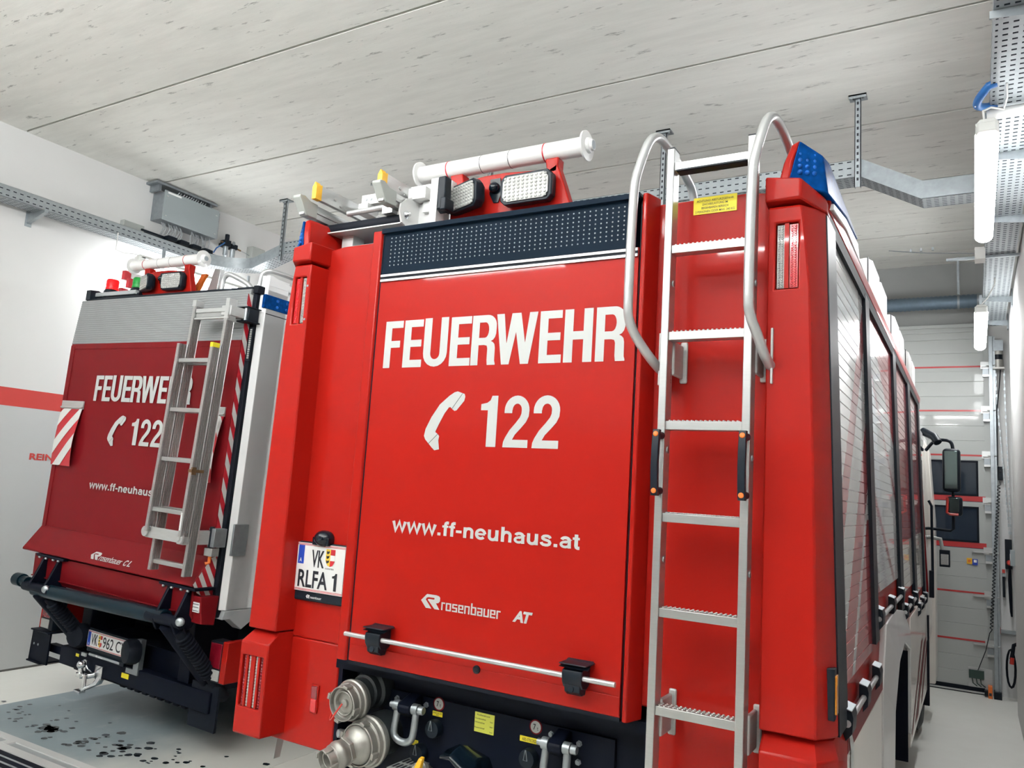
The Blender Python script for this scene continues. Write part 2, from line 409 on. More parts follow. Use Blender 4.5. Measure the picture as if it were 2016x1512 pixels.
def g_2():
    o = [(0, 0), (.56, 0), (.56, .15), (.21, .15)] + [(.27, .25), (.40, .38), (.50, .49), (.555, .60), (.565, .73)]
    o += arc(.285, .715, .28, .285, 0, 180, 14) + [(.005, .66), (.18, .66), (.18, .72)] + arc(.29, .72, .105, .125, 180, 0, 10) + [(.39, .65), (.36, .58), (.27, .47), (.14, .33), (.05, .19), (.01, .10)]
    return [o]
FEUER = [(g_F, -.591, -.495), (g_E, -.486, -.386), (g_U, -.379, -.257), (g_E, -.243, -.141), (g_R, -.137, -.020), (g_W, -.022, .166), (g_E, .177, .274), (g_H, .284, .402), (g_R, .416, .534)]
_GC = {}
def glyph(fn):
    if fn not in _GC: _GC[fn] = fill2d(fn())
    return _GC[fn]
def phone2d():
    o = [(.42, .02), (.30, .00), (.22, .05), (.04, .18), (.0, .24), (.03, .36), (.16, .56), (.36, .78), (.60, .93), (.72, .985), (.80, 1.0), (.98, .955), (1.0, .91), (.98, .84), (.80, .68), (.75, .67), (.68, .705), (.64, .735), (.60, .73), (.50, .63), (.38, .46), (.31, .35), (.29, .31), (.36, .275), (.40, .24), (.385, .17)]
    return fill2d([o])
PHONE = phone2d()
def rosen2d():
    """The maker's word: squared lower-case letters of even stroke, and the hexagonal R mark."""
    S = .17; sp = []; x = 0.
    def r(a, b, c, d): sp.append([(x+a, b), (x+c, b), (x+c, d), (x+a, d)])
    def adv(w):
        nonlocal x; x += w
    H = 1.
    r(0, 0, S, H); r(S, H-S, .46, H); adv(.56)                                   # r
    r(0, 0, S, H); r(.48, 0, .48+S, H); r(S, 0, .48, S); r(S, H-S, .48, H); adv(.78)        # o
    r(0, H-S, .62, H); r(0, .42+S, S, H-S); r(0, .42, .62, .42+S); r(.62-S, S, .62, .42); r(0, 0, .62, S); adv(.74)   # s
    r(0, 0, S, H); r(S, H-S, .62, H); r(.62-S, .42, .62, H-S); r(S, .42, .62-S, .42+S*.8); r(S, 0, .62, S); adv(.74)  # e
    r(0, 0, S, H); r(S, H-S, .64, H); r(.64-S, 0, .64, H-S); adv(.78)                # n
    r(0, 0, S, 1.42); r(S, H-S, .64, H); r(.64-S, 0, .64, H-S); r(S, 0, .64-S, S); adv(.76)  # b
    r(0, H-S, .62, H); r(.62-S, 0, .62, H-S); r(0, 0, S, .58); r(S, .42, .62-S, .42+S*.8); r(S, 0, .62-S, S); adv(.74)  # a
    r(0, 0, S, H); r(S, 0, .64-S, S); r(.64-S, 0, .64, H); adv(.76)                 # u
    r(0, 0, S, H); r(S, H-S, .62, H); r(.62-S, .42, .62, H-S); r(S, .42, .62-S, .42+S*.8); r(S, 0, .62, S); adv(.74)  # e
    r(0, 0, S, H); r(S, H-S, .46, H)                                            # r
    v = []; f = []
    for q in sp:
        n = len(v); v += [(a, b, 0) for a, b in q]; f.append([n, n+1, n+2, n+3])
    return v, f
ROSEN = rosen2d()
RMARK = fill2d([[(0, .5), (.30, 1), (.80, 1), (.94, .95), (1, .85), (1, .60), (.93, .47), (.80, .42), (1, 0), (.74, 0), (.38, .56), (.36, .62), (.40, .66), (.68, .66), (.72, .72), (.70, .79), (.40, .79), (.30, .74), (.25, .60), (.45, .24), (.58, 0), (.28, 0)]])
# ================================================================== THE ROOM
XL, XR, YB, YF, ZC = -6.16, 1.985, -6.2, 8.2, 5.06
# floor with a darker wet bay behind the left truck
fl = struct(MB().box(XL-.2, 2.6, YB-.2, YF+.3, -.12, 0), 'floor', 'concrete_floor')
tag(MB().box(-5.12, -2.5, .74, 3.2, 0, .003).build('floor_coating', 'wet_floor', fl), kind='structure')
# ceiling of precast planks with open joints
cm = MB(); js = [YB-.2, -4.45, -3.05, -1.65, -.25, 1.13, 2.53, 3.945, 5.40, 6.90, 7.66, YF+.3]
for a, b in zip(js[:-1], js[1:]):
    g = .013
    cm.loft([[(x, a+g, ZC), (x, b-g, ZC), (x, b-g, ZC+.06), (x, a+g, ZC+.06)] for x in (XL-.2, 2.6)])
cm.m(1).box(XL-.2, 2.6, YB-.2, YF+.3, ZC+.035, ZC+.2)
struct(cm, 'ceiling', ['concrete_ceiling', 'concrete_groove'])
# left wall: white above, red band, grey below, floor joint
wl = MB()
wl.box(XL-.2, XL, YB, YF, 2.615, ZC+.1); wl.m(1).box(XL-.2, XL+.001, YB, YF, 2.445, 2.615); wl.m(2).box(XL-.2, XL, YB, YF, .02, 2.445); wl.m(3).box(XL-.2, XL-.004, YB, YF, -.05, .02)
WL = struct(wl, 'wall_left', ['wall_white', 'wall_red', 'wall_grey', 'concrete_groove'])
lt = MB(); place2d(lt, font2d('REIN', .035), (XL+.003, 1.591, 1.957), EY, EZ, .228, .063)
tag(lt.build('wall_lettering', 'wall_red', WL), 'red REIN lettering', kind='structure')
struct(MB().box(XR, XR+.2, YB, 7.33, 0, ZC+.1), 'wall_right', 'wall_white')
struct(MB().box(2.06, 2.3, 7.33, YF+.2, 0, ZC+.1), 'wall_recess', 'wall_white')
# far wall with the door opening, lintel
fw = MB(); fw.box(1.80, 2.5, YF, YF+.2, 0, ZC+.1); fw.box(XL, -1.95, YF, YF+.2, 0, ZC+.1)
struct(fw, 'wall_far', 'wall_white')
struct(MB().box(-1.95, 1.80, YF-.02, YF+.2, 4.27, ZC+.1), 'wall_lintel', 'concrete_lintel')
# unseen wall behind the camera, coloured dark below to mute flap reflections
wb_ = MB(); wb_.box(XL-.2, 2.6, YB-.2, YB, 2.7, ZC+.1); wb_.m(1).box(XL-.2, 2.6, YB-.2, YB, 0, 2.7)
struct(wb_, 'wall_back', ['wall_back', 'wall_dark'])

def sectional_door(name, x0, x1, y, s, n_sub=2):
    """Sectional door, inner face at y, s=+1: body lies to +y. Sections with ribs, two window rows, red joint lines."""
    zs = [.06, .578, 1.113, 1.62, 2.155, 2.69, 3.22, 3.75, 4.26]
    d = MB(); th = .045
    def rib(a, b):
        k = 3; h = (b-a)/k; prof = []
        for i in range(k):
            prof += [(0, a+i*h+.004), (0, a+(i+1)*h-.004)]
            if i < k-1: prof += [(.004, a+(i+1)*h)]
        ring = [(y+s*p, z) for p, z in prof] + [(y+s*th, b-.004), (y+s*th, a+.004)]
        d.prism(ring, 0, x0, x1)
    for i in (0, 1, 2, 5, 6, 7): rib(zs[i], zs[i+1])
    root = struct(d, name, 'door_white')
    for i in (3, 4):
        a, b = zs[i], zs[i+1]
        f = MB(); f.box(x0, x1, y, y+s*th, b-.058, b-.003)
        f.m(1).box(x0, x1, y, y+s*th, a+.003, a+.064); f.m(0)
        nw = 3; w = (x1-x0-.07)/nw
        for k in range(nw+1):
            xx = x0 + k*w; f.box(xx, xx+.07, y, y+s*th, a+.064, b-.058)
        fo = tag(f.build('window_section', ['door_white', 'door_red'], root), kind='structure')
        for k in range(nw):
            xa, xb = x0+k*w+.07, x0+(k+1)*w
            p = MB(); q = .022
            p.box(xa, xb, y-s*.004, y+s*.02, a+.064, a+.064+q); p.box(xa, xb, y-s*.004, y+s*.02, b-.058-q, b-.058)
            p.box(xa, xa+q, y-s*.004, y+s*.02, a+.064+q, b-.058-q); p.box(xb-q, xb, y-s*.004, y+s*.02, a+.064+q, b-.058-q)
            tag(p.build('window_seal', 'black_rubber', fo), kind='structure')
            tag(MB().box(xa+q, xb-q, y+s*.012, y+s*.018, a+.064+q, b-.058-q).build('window_pane', 'window_glass', fo), kind='structure')
    j = MB()
    for z in (3.75, 3.22, 2.69, 1.113, .578): j.box(x0, x1, y-s*.003, y+s*.02, z-.006, z+.014)
    tag(j.build('joint_strip', 'door_red', root), kind='structure')
    h = MB()
    for z in (3.72, 3.19, 2.66): h.box(x0, x1-.03, y-s*.006, y+s*.01, z-.022, z+.008)
    tag(h.build('stiffener', 'door_white', root), kind='structure')
    b = MB(); b.box(x0, x1-.04, y-s*.01, y+s*th, -.0, .075); b.m(1).box(x0, x1-.04, y-s*.016, y-s*.01, .012, .03)
    tag(b.build('bottom_seal', ['black_rubber', 'aluminium_matt'], root), kind='structure')
    return root
D1 = sectional_door('door_1', -1.90, 1.745, 8.12, 1)
hd = MB(); hd.box(-1.95, 1.80, 8.10, 8.18, 4.235, 4.275); hd.box(-1.95, 1.80, 8.10, 8.18, 4.175, 4.21); hd.m(1).box(-1.95, 1.80, 8.13, 8.18, 4.21, 4.235)
struct(hd, 'trim_1', ['door_white', 'black_rubber'])
st = MB().box(1.745, 1.80, 8.135, 8.17, 0, 4.25); struct(st, 'trim_2', 'door_white')
# track and hinges of the far door
tr = MB(); tr.box(1.80, 1.835, 8.03, 8.19, .05, 4.1); tr.box(1.845, 1.862, 8.04, 8.19, .05, 4.1); tr.m(1).box(1.835, 1.845, 8.06, 8.19, .05, 4.1)
TR = struct(tr, 'trim_3', ['galvanised', 'galvanised_dark'])
def hinge(z, low=False):
    h = MB(); h.box(1.715, 1.80, 8.095, 8.12, z-.03, z+.055); h.box(1.725, 1.80, 8.06, 8.095, z-.01, z+.012)
    h.m(1).box(1.735, 1.795, 8.085, 8.118, z-.10, z-.03); h.m(0).box(1.735, 1.80, 8.08, 8.12, z-.125, z-.10); h.cyl((1.76, 8.07, z), (1.86, 8.03, z), .007, 8)
    if low: h.box(1.60, 1.735, 8.09, 8.118, z-.012, z+.006)
    tag(h.build('roller_hinge', ['aluminium', 'galvanised_dark'], D1), kind='structure')
for z in (3.75, 3.22, 2.69, 2.155): hinge(z)
for z in (1.585, 1.09, .555): hinge(z, True)
sl = MB(); sl.box(1.545, 1.60, 8.108, 8.12, 1.438, 1.505); sl.m(1).box(1.60, 1.655, 8.108, 8.12, 1.43, 1.498); sl.m(2).box(1.615, 1.645, 8.106, 8.108, 1.46, 1.49); sl.m(3).lathe((1.572, 8.1065, 1.472), (0, 1, 0), [(0, .016), (.001, .016)], 12)
tag(sl.build('door_sticker', ['yellow_cap', 'blue_plate', 'plate_white', 'orange'], D1), 'orange and navy door sticker', kind='structure')
cb = MB(); cb.box(1.55, 1.70, 8.07, 8.115, .175, .265)
cb.m(0)
for x_ in (1.58, 1.62, 1.66): cb.tube([(x_, 8.09, .18), (x_+.01, 8.09, .12), (x_+.05, 8.1, .09)], .006, 5)
tag(cb.build('junction_plate', 'green_plastic', D1), kind='structure')
bk = MB(); bk.box(1.545, 1.78, 8.112, 8.12, .06, .29); tag(bk.build('corner_plate', 'aluminium_matt', D1), kind='structure')
# spiral cable of the door edge
sp = [(1.884, 8.02, 2.40)]
for i in range(0, 41*8):
    t = i/(41*8); zc = 2.36 - 1.62*t; xc = 1.876 - .10*t; a = 2*math.pi*i/8
    sp.append((xc + .014*math.cos(a), 8.005 + .014*math.sin(a), zc))
sp += [(1.76, 8.02, .70), (1.72, 8.05, .5), (1.64, 8.06, .27)]
solo(MB().tube(sp, .0045, 5), 'spiral_cable', 'black_rubber', 'black coiled spiral cable hanging along the far door track', 'cable', base=(1.884, 8.02, 2.40))
g = MB(); g.box(1.735, 1.775, 7.96, 8.09, 0, .125); g.m(1).box(1.79, 1.865, 7.97, 8.12, 0, .075); g.box(1.70, 1.735, 8.0, 8.09, .02, .07); g.m(2).box(1.742, 1.768, 7.953, 7.96, .03, .06)
solo(g, 'door_foot_guard', ['orange', 'black_plastic', 'ink'], 'orange and black sensor guard at the foot of the door track', 'sensor')
sw = MB(); sw.box(1.872, 1.918, 8.13, 8.2, 2.42, 2.575); sw.m(1).lathe((1.893, 8.13, 2.52), (0, -1, 0), [(0, .012), (.012, .012)], 10)
solo(sw, 'door_switch', ['black_plastic', 'ink'], 'small black switch box on the wall beside the door track', 'switch', bevel=.004)
# chain operator above the track
mt = thing('door_operator', 'grey motor with chain at the top of the door track', 'motor', (1.89, 8.1, 3.69))
mb = MB(); mb.box(1.84, 1.955, 7.98, 8.2, 3.70, 3.72); mb.cyl((1.895, 8.08, 3.72), (1.895, 8.08, 3.82), .052, 18); mb.m(1).cyl((1.895, 8.08, 3.82), (1.895, 8.08, 3.88), .045, 18); mb.m(0).cyl((1.895, 8.08, 3.88), (1.895, 8.08, 3.92), .052, 18); mb.m(2).box(1.845, 1.945, 8.02, 8.19, 3.92, 4.05)
mb.build('motor_housing', ['cast_alloy', 'black_plastic', 'galvanised_dark'], mt)
for x, xe in ((1.868, 1.985), (1.952, 1.988)):
    n = 46; ch = MB()
    for i in range(n):
        t = i/n; z = 3.70-1.9*t; x_ = x + (xe-x)*max(0, t-.12); w = .008
        (ch.box(x_-w, x_+w, 8.068, 8.074, z-.036, z) if i % 2 else ch.box(x_-.003, x_+.003, 8.063, 8.079, z-.036, z))
    ch.build('chain', 'galvanised', mt)
MB().tube([(1.915, 8.07, 3.70), (1.90, 8.06, 3.5), (1.868, 8.05, 3.2), (1.866, 8.05, 2.58)], .006, 6).build('motor_cable', 'black_rubber', mt)
# things on the right wall near the far door
bx = MB(); bx.box(1.945, 1.985, 7.14, 7.30, 1.50, 1.66); bx.m(1).box(1.943, 1.945, 7.18, 7.27, 1.555, 1.62)
solo(bx, 'isolator_box', ['cabinet_grey', 'plate_white'], 'grey isolator box on the white wall edge beside the far door', 'switch box', bevel=.004)
bp = MB(); bp.box(1.925, 1.99, 8.06, 8.2, 1.42, 1.75); bp.m(1).lathe((1.965, 8.06, 1.49), (0, -1, 0), [(0, .032), (.03, .03), (.05, .02)], 14)
solo(bp, 'plug_socket', ['black_plastic', 'red_plastic'], 'tall black socket unit with red plug on the far wall', 'socket', bevel=.005)
cbp = [(1.965, 8.04, 1.47), (1.955, 8.06, 1.3), (1.96, 8.05, 1.1), (1.968, 8.05, .95), (1.975, 8.06, .90), (1.975, 8.07, 1.2), (1.97, 8.08, 1.44)]
solo(MB().tube(cbp, .010, 7), 'power_cable', 'black_rubber', 'black cable hanging down from the red plug', 'cable')
jk = MB(); jk.box(1.895, 1.92, 8.12, 8.2, 1.1, 1.36); jk.m(1).box(1.89, 1.93, 8.1, 8.2, 1.33, 1.36); jk.m(2).box(1.893, 1.922, 8.1, 8.13, 1.37, 1.41)
solo(jk, 'air_gun', ['black_plastic', 'galvanised', 'red_plastic'], 'thin black air gun in a metal holder beside the door track', 'tool')
am = MB(); am.box(1.862, 2.06, 8.14, 8.19, .70, .735); am.m(1).box(1.84, 1.868, 8.1, 8.2, .695, .76)
solo(am, 'wall_bracket', ['galvanised', 'red_plastic'], 'low steel bracket between door track and wall recess', 'bracket')
cp = []
for i in range(64):
    a = i*2*math.pi/16; k = i/64
    cp.append((1.955 + .045*math.sin(a)*(1-.2*k) , 7.98 + .02*k, .34 + .20*math.cos(a) + .015*math.sin(3*k)))
hc = MB().tube(cp, .009, 6); hc.tube([(2.06, 8.0, .64), (1.985, 8.0, .60), (1.97, 7.99, .50), (1.96, 7.98, .45)], .02, 8); hc.m(1).tube([(1.968, 7.97, .47), (1.962, 7.97, .40)], .021, 8)
solo(hc, 'coiled_cable', ['black_rubber', 'red_plastic'], 'coiled black cable hanging low in the wall recess', 'cable')

# ------------------------------------------------------------------ cable trays
def tray_straight(mb, ax, a0, a1, c0, c1, z0, z1, slots=True):
    """Open channel: bottom sheet and two flanges. ax: running axis. Material 0 = flange, 1 = bottom, 2 = lip."""
    t = .004
    def bx(a, b, c, d, e, f): mb.box(a, b, c, d, e, f) if ax == 0 else mb.box(c, d, a, b, e, f)
    mb.m(1); bx(a0, a1, c0+t, c1-t, z0, z0+.0015)
    mb.m(0); bx(a0, a1, c0, c0+.0015, z0, z1); bx(a0, a1, c1-.0015, c1, z0, z1)
    mb.m(2); bx(a0, a1, c0, c0+.012, z1-.003, z1); bx(a0, a1, c1-.012, c1, z1-.003, z1); bx(a0, a1, c0, c0+.01, z0-.001, z0+.004); bx(a0, a1, c1-.01, c1, z0-.001, z0+.004)
def bracket_arm(mb, x0, x1, y, z, h=.09, w=.05):
    mb.prism([(x0, z), (x1, z), (x1, z-.025), (x0, z-h)] if x0 > x1 else [(x0, z), (x1, z), (x1, z-.025), (x0, z-h)], 1, y-w/2, y+w/2)
def hanger(root, x, y, z0):
    h = MB(); w = .022
    h.box(x-w, x+w, y-.02, y-.014, z0, ZC-.012); h.box(x-w, x-w+.005, y-.02, y+.012, z0, ZC-.012); h.box(x+w-.005, x+w, y-.02, y+.012, z0, ZC-.012)
    h.box(x-.062, x+.062, y-.05, y+.05, ZC-.012, ZC); h.box(x-.062, x+.062, y-.05, y-.044, ZC-.03, ZC); h.m(1)
    k = 0; z = z0+.05
    while z < ZC-.05:
        h.box(x-.007, x+.007, y-.0212, y-.0195, z, z+.022); z += .05
    h.m(0)
    for q in (-.036, .036): h.cyl((x+q, y-.01, ZC-.012), (x+q, y-.01, ZC-.03), .010, 6)
    h.build('hanger', ['galvanised', 'ink'], root)
# left wall tray, its bend to the cross tray
tl = thing('cable_tray', 'long perforated steel cable tray along the white left wall', 'cable tray', (-5.99, 0, 4.29))
m_ = MB(); tray_straight(m_, 1, YB+.1, 3.0, -6.09, -5.90, 4.29, 4.405); m_.build('tray', ['tray_side_y', 'tray_bottom_y', 'galvanised'], tl)
for y in (-1.2, 1.27, 2.9):
    b = MB(); bracket_arm(b, XL, -5.87, y, 4.288, .10, .035); b.box(XL, XL+.006, y-.03, y+.03, 4.16, 4.33); b.build('wall_bracket', 'galvanised', tl)
tc = thing('cable_tray', 'cable tray hung across the ceiling above the red trucks', 'cable tray', (-2, 3.56, 4.43))
m_ = MB(); tray_straight(m_, 0, -5.10, .93, 3.46, 3.66, 4.43, 4.57); m_.build('tray', ['tray_side_x', 'tray_bottom_x', 'galvanised'], tc)
m_ = MB()   # sloping step down on the right, then level run to the wall tray
def ramp_tray(mb, x0, z0, x1, z1, h=.14):
    for y in (3.46, 3.66): mb.m(0).poly((x0, y, z0), (x1, y, z1), (x1, y, z1+h), (x0, y, z0+h))
    mb.m(1).poly((x0, 3.462, z0), (x0, 3.658, z0), (x1, 3.658, z1), (x1, 3.462, z1))
ramp_tray(m_, .93, 4.43, 1.335, 4.20); m_.build('ramp', ['galvanised_dark', 'tray_bottom_x'], tc)
m_ = MB(); tray_straight(m_, 0, 1.335, 1.735, 3.46, 3.66, 4.20, 4.34); m_.build('end_tray', ['galvanised_dark', 'tray_bottom_x', 'galvanised'], tc)
m_ = MB()   # curve from the left wall tray up to the cross tray
n = 10; inn = []; out = []
for i in range(n+1):
    a = math.pi/2*i/n; zz = 4.29 + .02*i/n
    out.append((-5.55 - .35*math.cos(a), 3.0 + .46*math.sin(a), zz)); inn.append((-5.55-.54*math.cos(a), 3.0+.66*math.sin(a), zz))
out.append((-5.10, 3.46, 4.43)); inn.append((-5.10, 3.66, 4.43))
for p, q in zip(range(n+1), range(1, n+2)):
    for side in (out, inn):
        A, B = side[p], side[q]; m_.m(0).poly(A, B, (B[0], B[1], B[2]+.125), (A[0], A[1], A[2]+.125))
    m_.m(1).poly(out[p], out[q], inn[q], inn[p])
m_.build('bend', ['galvanised', 'tray_bottom_x'], tc)
for x, z0 in ((.912, 4.34), (-.61, 4.40), (-2.35, 4.40), (-5.09, 4.35), (-3.75, 4.40)): hanger(tc, x, 3.45, z0)
tw = thing('cable_tray', 'wide perforated cable tray on brackets along the right wall', 'cable tray', (1.84, 2, 4.15))
m_ = MB(); tray_straight(m_, 1, YB+.1, 7.7, 1.73, 1.955, 4.15, 4.24); m_.build('tray', ['tray_side_y', 'tray_slots_y', 'galvanised'], tw)
for y in (-2.4, 1.13, 2.72, 3.9, 6.35, 7.45):
    b = MB(); b.box(1.715, XR, y-.03, y+.03, 4.142, 4.149); b.prism([(1.715, 4.142), (XR, 4.142), (XR, 4.085), (1.715, 4.115)], 1, y-.03, y-.026); b.box(XR-.014, XR-.002, y-.05, y+.05, 4.05, 4.22)
    b.build('wall_bracket', 'galvanised', tw)
ap = MB().cyl((1.715, 2.05, 4.11), (XR, 2.05, 4.11), .030, 14)
solo(ap, 'conduit_pipe', 'conduit', 'white conduit pipe crossing under the right wall tray', 'pipe', base=(1.85, 2.05, 4.08))
hp = [(1.755, 1.80, 4.16)] + [(1.722-.052*math.sin(math.pi*i/10), 1.80+.24*i/10, 4.15-.03*math.sin(math.pi*i/10)) for i in range(11)] + [(1.76, 2.05, 4.16)]
hb = MB().tube(hp, .021, 10); hb.m(1).tube([(1.66, 1.91, 4.10), (1.70, 1.91, 4.135), (1.66, 1.92, 4.135)], .004, 5)
solo(hb, 'air_hose', ['blue_hose', 'plate_white'], 'blue hose loop tied at the edge of the right wall tray', 'hose')
wb = MB(); wb.box(1.66, 1.735, 4.62, 4.76, 4.06, 4.16); wb.m(1); wb.tube([(1.0, 4.9, 4.28), (1.3, 4.8, 4.2), (1.67, 4.7, 4.13)], .004, 5)
for x in (1.18, 1.26, 1.35): wb.box(x-.008, x+.008, 4.81-.01, 4.83, 4.225, 4.25)
solo(wb, 'junction_box', ['pale_plastic', 'galvanised'], 'white junction box with a wire stay on the right wall tray', 'junction box')
rb = MB().box(1.45, 2.0, 4.83, 4.86, 4.125, 4.145)
solo(rb, 'support_bar', 'galvanised', 'thin steel bar crossing under the right wall tray', 'bar')

# ------------------------------------------------------------------ LED batten luminaires
def batten(x, y0, y1, z, label, group=None, w=.052, axis=1, wire=None):
    ln = y1-y0; c = (x, (y0+y1)/2, z) if axis == 1 else ((y0+y1)/2, x, z)
    t = thing('ceiling_light', label, 'light', c, group=group)
    def P(u, v, q): return (x+v, u, z+q) if axis == 1 else (u, x+v, z+q)
    sec = [(-w, .060), (-w, .048), (w, .048), (w, .060), (w*.6, .085), (-w*.6, .085)]
    h = MB(); h.loft([[P(u, v, q) for v, q in sec] for u in (y0+.02, y1-.02)])
    for u, s_ in ((y0, 1), (y1, -1)):
        h.loft([[P(u+s_*a, v*k, .03+q*k*.8) for v, q in ((-w, -.03), (w, -.03), (w, .05), (-w, .05))] for a, k in ((0, .72), (.03, 1), (.07, 1))])
    h.build('housing', 'pale_plastic', t, bevel=.003)
    dsec = [(w*.9, .05)] + [(w*1.06*math.cos(math.pi*i/10), -.045*math.sin(math.pi*i/10)+.02) for i in range(11)] + [(-w*.9, .05)]
    d = MB(); d.loft([[P(u, v*k, .05-(.05-q)*k) for v, q in dsec] for u, k in ((y0+.035, .5), (y0+.07, 1), (y1-.07, 1), (y1-.035, .5))])
    d.build('diffuser', 'led_diffuser', t)
    for u in (y0+.3, y1-.3):
        k = MB(); k.box(*(sum(([a, b] for a, b in zip(P(u-.012, -.012, .08), P(u+.012, .012, .24))), []))); k.build('mounting', 'galvanised', t)
    if wire: MB().tube(wire, .0055, 6).build('supply_cable', 'conduit', t)
batten(1.712, 1.80, 3.66, 3.90, 'long lit LED batten under the right wall tray above the near truck side', wire=[(1.70, 1.83, 3.975), (1.695, 1.80, 4.02), (1.73, 1.86, 4.06), (1.79, 1.97, 4.09), (1.805, 1.9, 4.12), (1.80, 1.80, 4.15)])
batten(1.708, 5.48, 7.26, 3.80, 'lit LED batten farther along the right wall, in front of the far door', wire=[(1.70, 5.51, 3.875), (1.76, 5.53, 3.95), (1.82, 5.6, 4.1), (1.82, 5.6, 4.16)])
batten(-5.76, 2.16, 3.9, 4.03, 'lit LED batten under the left wall tray behind the truck with the ladder', wire=[(-5.78, 2.18, 4.12), (-5.82, 2.05, 4.10), (-5.86, 1.99, 4.12), (-5.86, 1.99, 4.30)])
for x, y0, y1 in ((-5.76, 5.6, 7.46), ):
    batten(x, y0, y1, 3.98, 'lit LED batten under the left wall tray, hidden far behind the ladder truck')
def fill_uplight(x0, x1, y, z):  # added lamp out of view, only there to brighten the ceiling
    t = thing('ceiling_light', 'pendant batten behind the camera that lights the ceiling', 'light', ((x0+x1)/2, y, z), group='pendant battens behind the camera')
    MB().loft([[(x, y+v, z+q) for v, q in ((-.06, 0), (.06, 0), (.06, .03), (-.06, .03))] for x in (x0, x1)]).build('housing', 'pale_plastic', t)
    MB().loft([[(x, y+.055*math.cos(math.pi*i/8), z+.03+.04*math.sin(math.pi*i/8)) for i in range(9)] for x in (x0+.02, x1-.02)]).build('diffuser', 'fill_diffuser', t)
    for x in (x0+.3, x1-.3): MB().box(x-.004, x+.004, y-.06, y-.055, z+.02, ZC).build('suspension', 'galvanised', t)
for x in (-3.4, -1.2, 1.0): fill_uplight(x-.9, x+.9, -2.8, 4.3)
for x in (-3.0, .4): fill_uplight(x-.9, x+.9, -4.6, 4.3)
batten(-.9, -4.6, -2.7, 4.5, 'lit LED batten hung from the ceiling behind the camera')  # added out of view to brighten the far truck's side

# ------------------------------------------------------------------ on the left wall
cx = thing('control_cabinet', 'grey control cabinet with cable bundles high on the left wall', 'cabinet', (-6.05, 2.93, 4.62))
c = MB(); c.box(XL, -5.96, 2.52, 3.26, 4.64, 4.95); c.build('housing', 'galvanised_dark', cx, bevel=.004)
c = MB(); c.box(-5.96, -5.945, 2.515, 3.235, 4.63, 4.965)
c.m(1).box(-5.945, -5.943, 2.55, 2.72, 4.935, 4.955); c.m(2)
for y, z in ((2.55, 4.90), (2.55, 4.68), (3.2, 4.9), (3.2, 4.68)): c.box(-5.945, -5.940, y-.012, y+.012, z-.004, z+.008)
c.build('front_panel', ['cabinet_grey', 'plate_white', 'aluminium'], cx, bevel=.003)
c = MB(); c.box(XL, -5.97, 2.42, 3.22, 5.02, 5.045); c.box(XL, -6.0, 2.47, 2.50, 4.95, 5.03); c.box(XL, -6.0, 3.14, 3.17, 4.95, 5.03); c.build('top_bracket', 'galvanised_dark', cx)
c = MB()
for k in range(26):
    y = 2.60+.60*k/25 + random.uniform(-.01, .01)
    if .4 < k/25 < .58: continue
    c.tube([(-6.05+random.uniform(-.03, .03), y, 4.64), (-6.03, y+random.uniform(-.02, .02), 4.57), (-6.05+random.uniform(-.03, .03), y+random.uniform(-.03, .03), 4.50)], .006, 5)
tag(c.build('cable_bundle', 'wire_grey', cx), kind='stuff')
c = MB()
for k in range(12):
    y = 2.68+.36*k/11
    c.tube([(-6.0, y, 4.95), (-5.99+.02*random.random(), y+.03, 5.0), (-6.04, y+.07, 5.03)], .006, 5)
tag(c.build('upper_cables', 'wire_grey', cx), kind='stuff')
vv = MB()
for k in range(4):
    y = 2.66+.16*k; vv.box(-6.13, -6.0, y, y+.11, 4.455, 4.50); vv.m(1).box(-6.1, -6.02, y+.02, y+.09, 4.50, 4.512); vv.m(0)
vv.box(-6.12, -6.07, 2.38, 2.66, 4.475, 4.495); vv.box(-6.10, -6.03, 3.28, 3.36, 4.45, 4.475); vv.m(2).tube([(-6.03, 3.28, 4.49), (-6.01, 3.30, 4.55), (-6.01, 3.40, 4.64), (-6.04, 3.43, 4.66)], .008, 6)
solo(vv, 'valve_block', ['black_plastic', 'galvanised_dark', 'blue_hose'], 'row of black valves under the grey control cabinet', 'valve')
fr = thing('air_filter_regulator', 'black air filter regulator with two clear bowls on the left wall', 'regulator', (-6.08, 3.53, 4.49))
f = MB(); f.box(-6.12, -6.02, 3.43, 3.51, 4.625, 4.70); f.box(-6.12, -6.03, 3.53, 3.62, 4.62, 4.68); f.cyl((-6.06, 3.475, 4.70), (-6.06, 3.475, 4.775), .026, 14); f.box(-6.16, -6.10, 3.44, 3.60, 4.63, 4.67); f.m(1).lathe((-6.03, 3.55, 4.685), (1, 0, 0), [(0, .022), (.012, .022)], 14); f.m(2).cyl((-6.07, 3.62, 4.65), (-6.07, 3.70, 4.64), .011, 8); f.cyl((-6.06, 3.43, 4.665), (-6.06, 3.39, 4.665), .011, 8)
f.build('regulator_body', ['black_plastic', 'galvanised_dark', 'bronze'], fr, bevel=.004)
for y in (3.472, 3.575):
    f = MB(); f.lathe((-6.065, y, 4.625), (0, 0, -1), [(0, .030), (.10, .030), (.115, .02), (.13, .008)], 14); f.build('bowl', 'galvanised', fr)
MB().tube([(-6.07, 3.70, 4.64), (-6.09, 3.79, 4.64), (-6.1, 3.86, 4.63)], .004, 5).build('air_line', 'galvanised', fr)
solo(MB().box(XL, -6.05, 3.86, 4.06, 4.585, 4.75), 'junction_box', 'grey_plastic', 'grey junction box at the end of the air line', 'junction box', bevel=.006)
solo(MB().box(XL, -6.09, 2.18, 2.42, 4.44, 4.535), 'junction_box', 'grey_plastic', 'flat grey junction box behind the left wall tray', 'junction box', bevel=.006)
dv = MB(); prof = []
for i in range(150):
    x = -1.9 + 3.6*i/149; prof.append((x, .085 if i % 2 else .077))
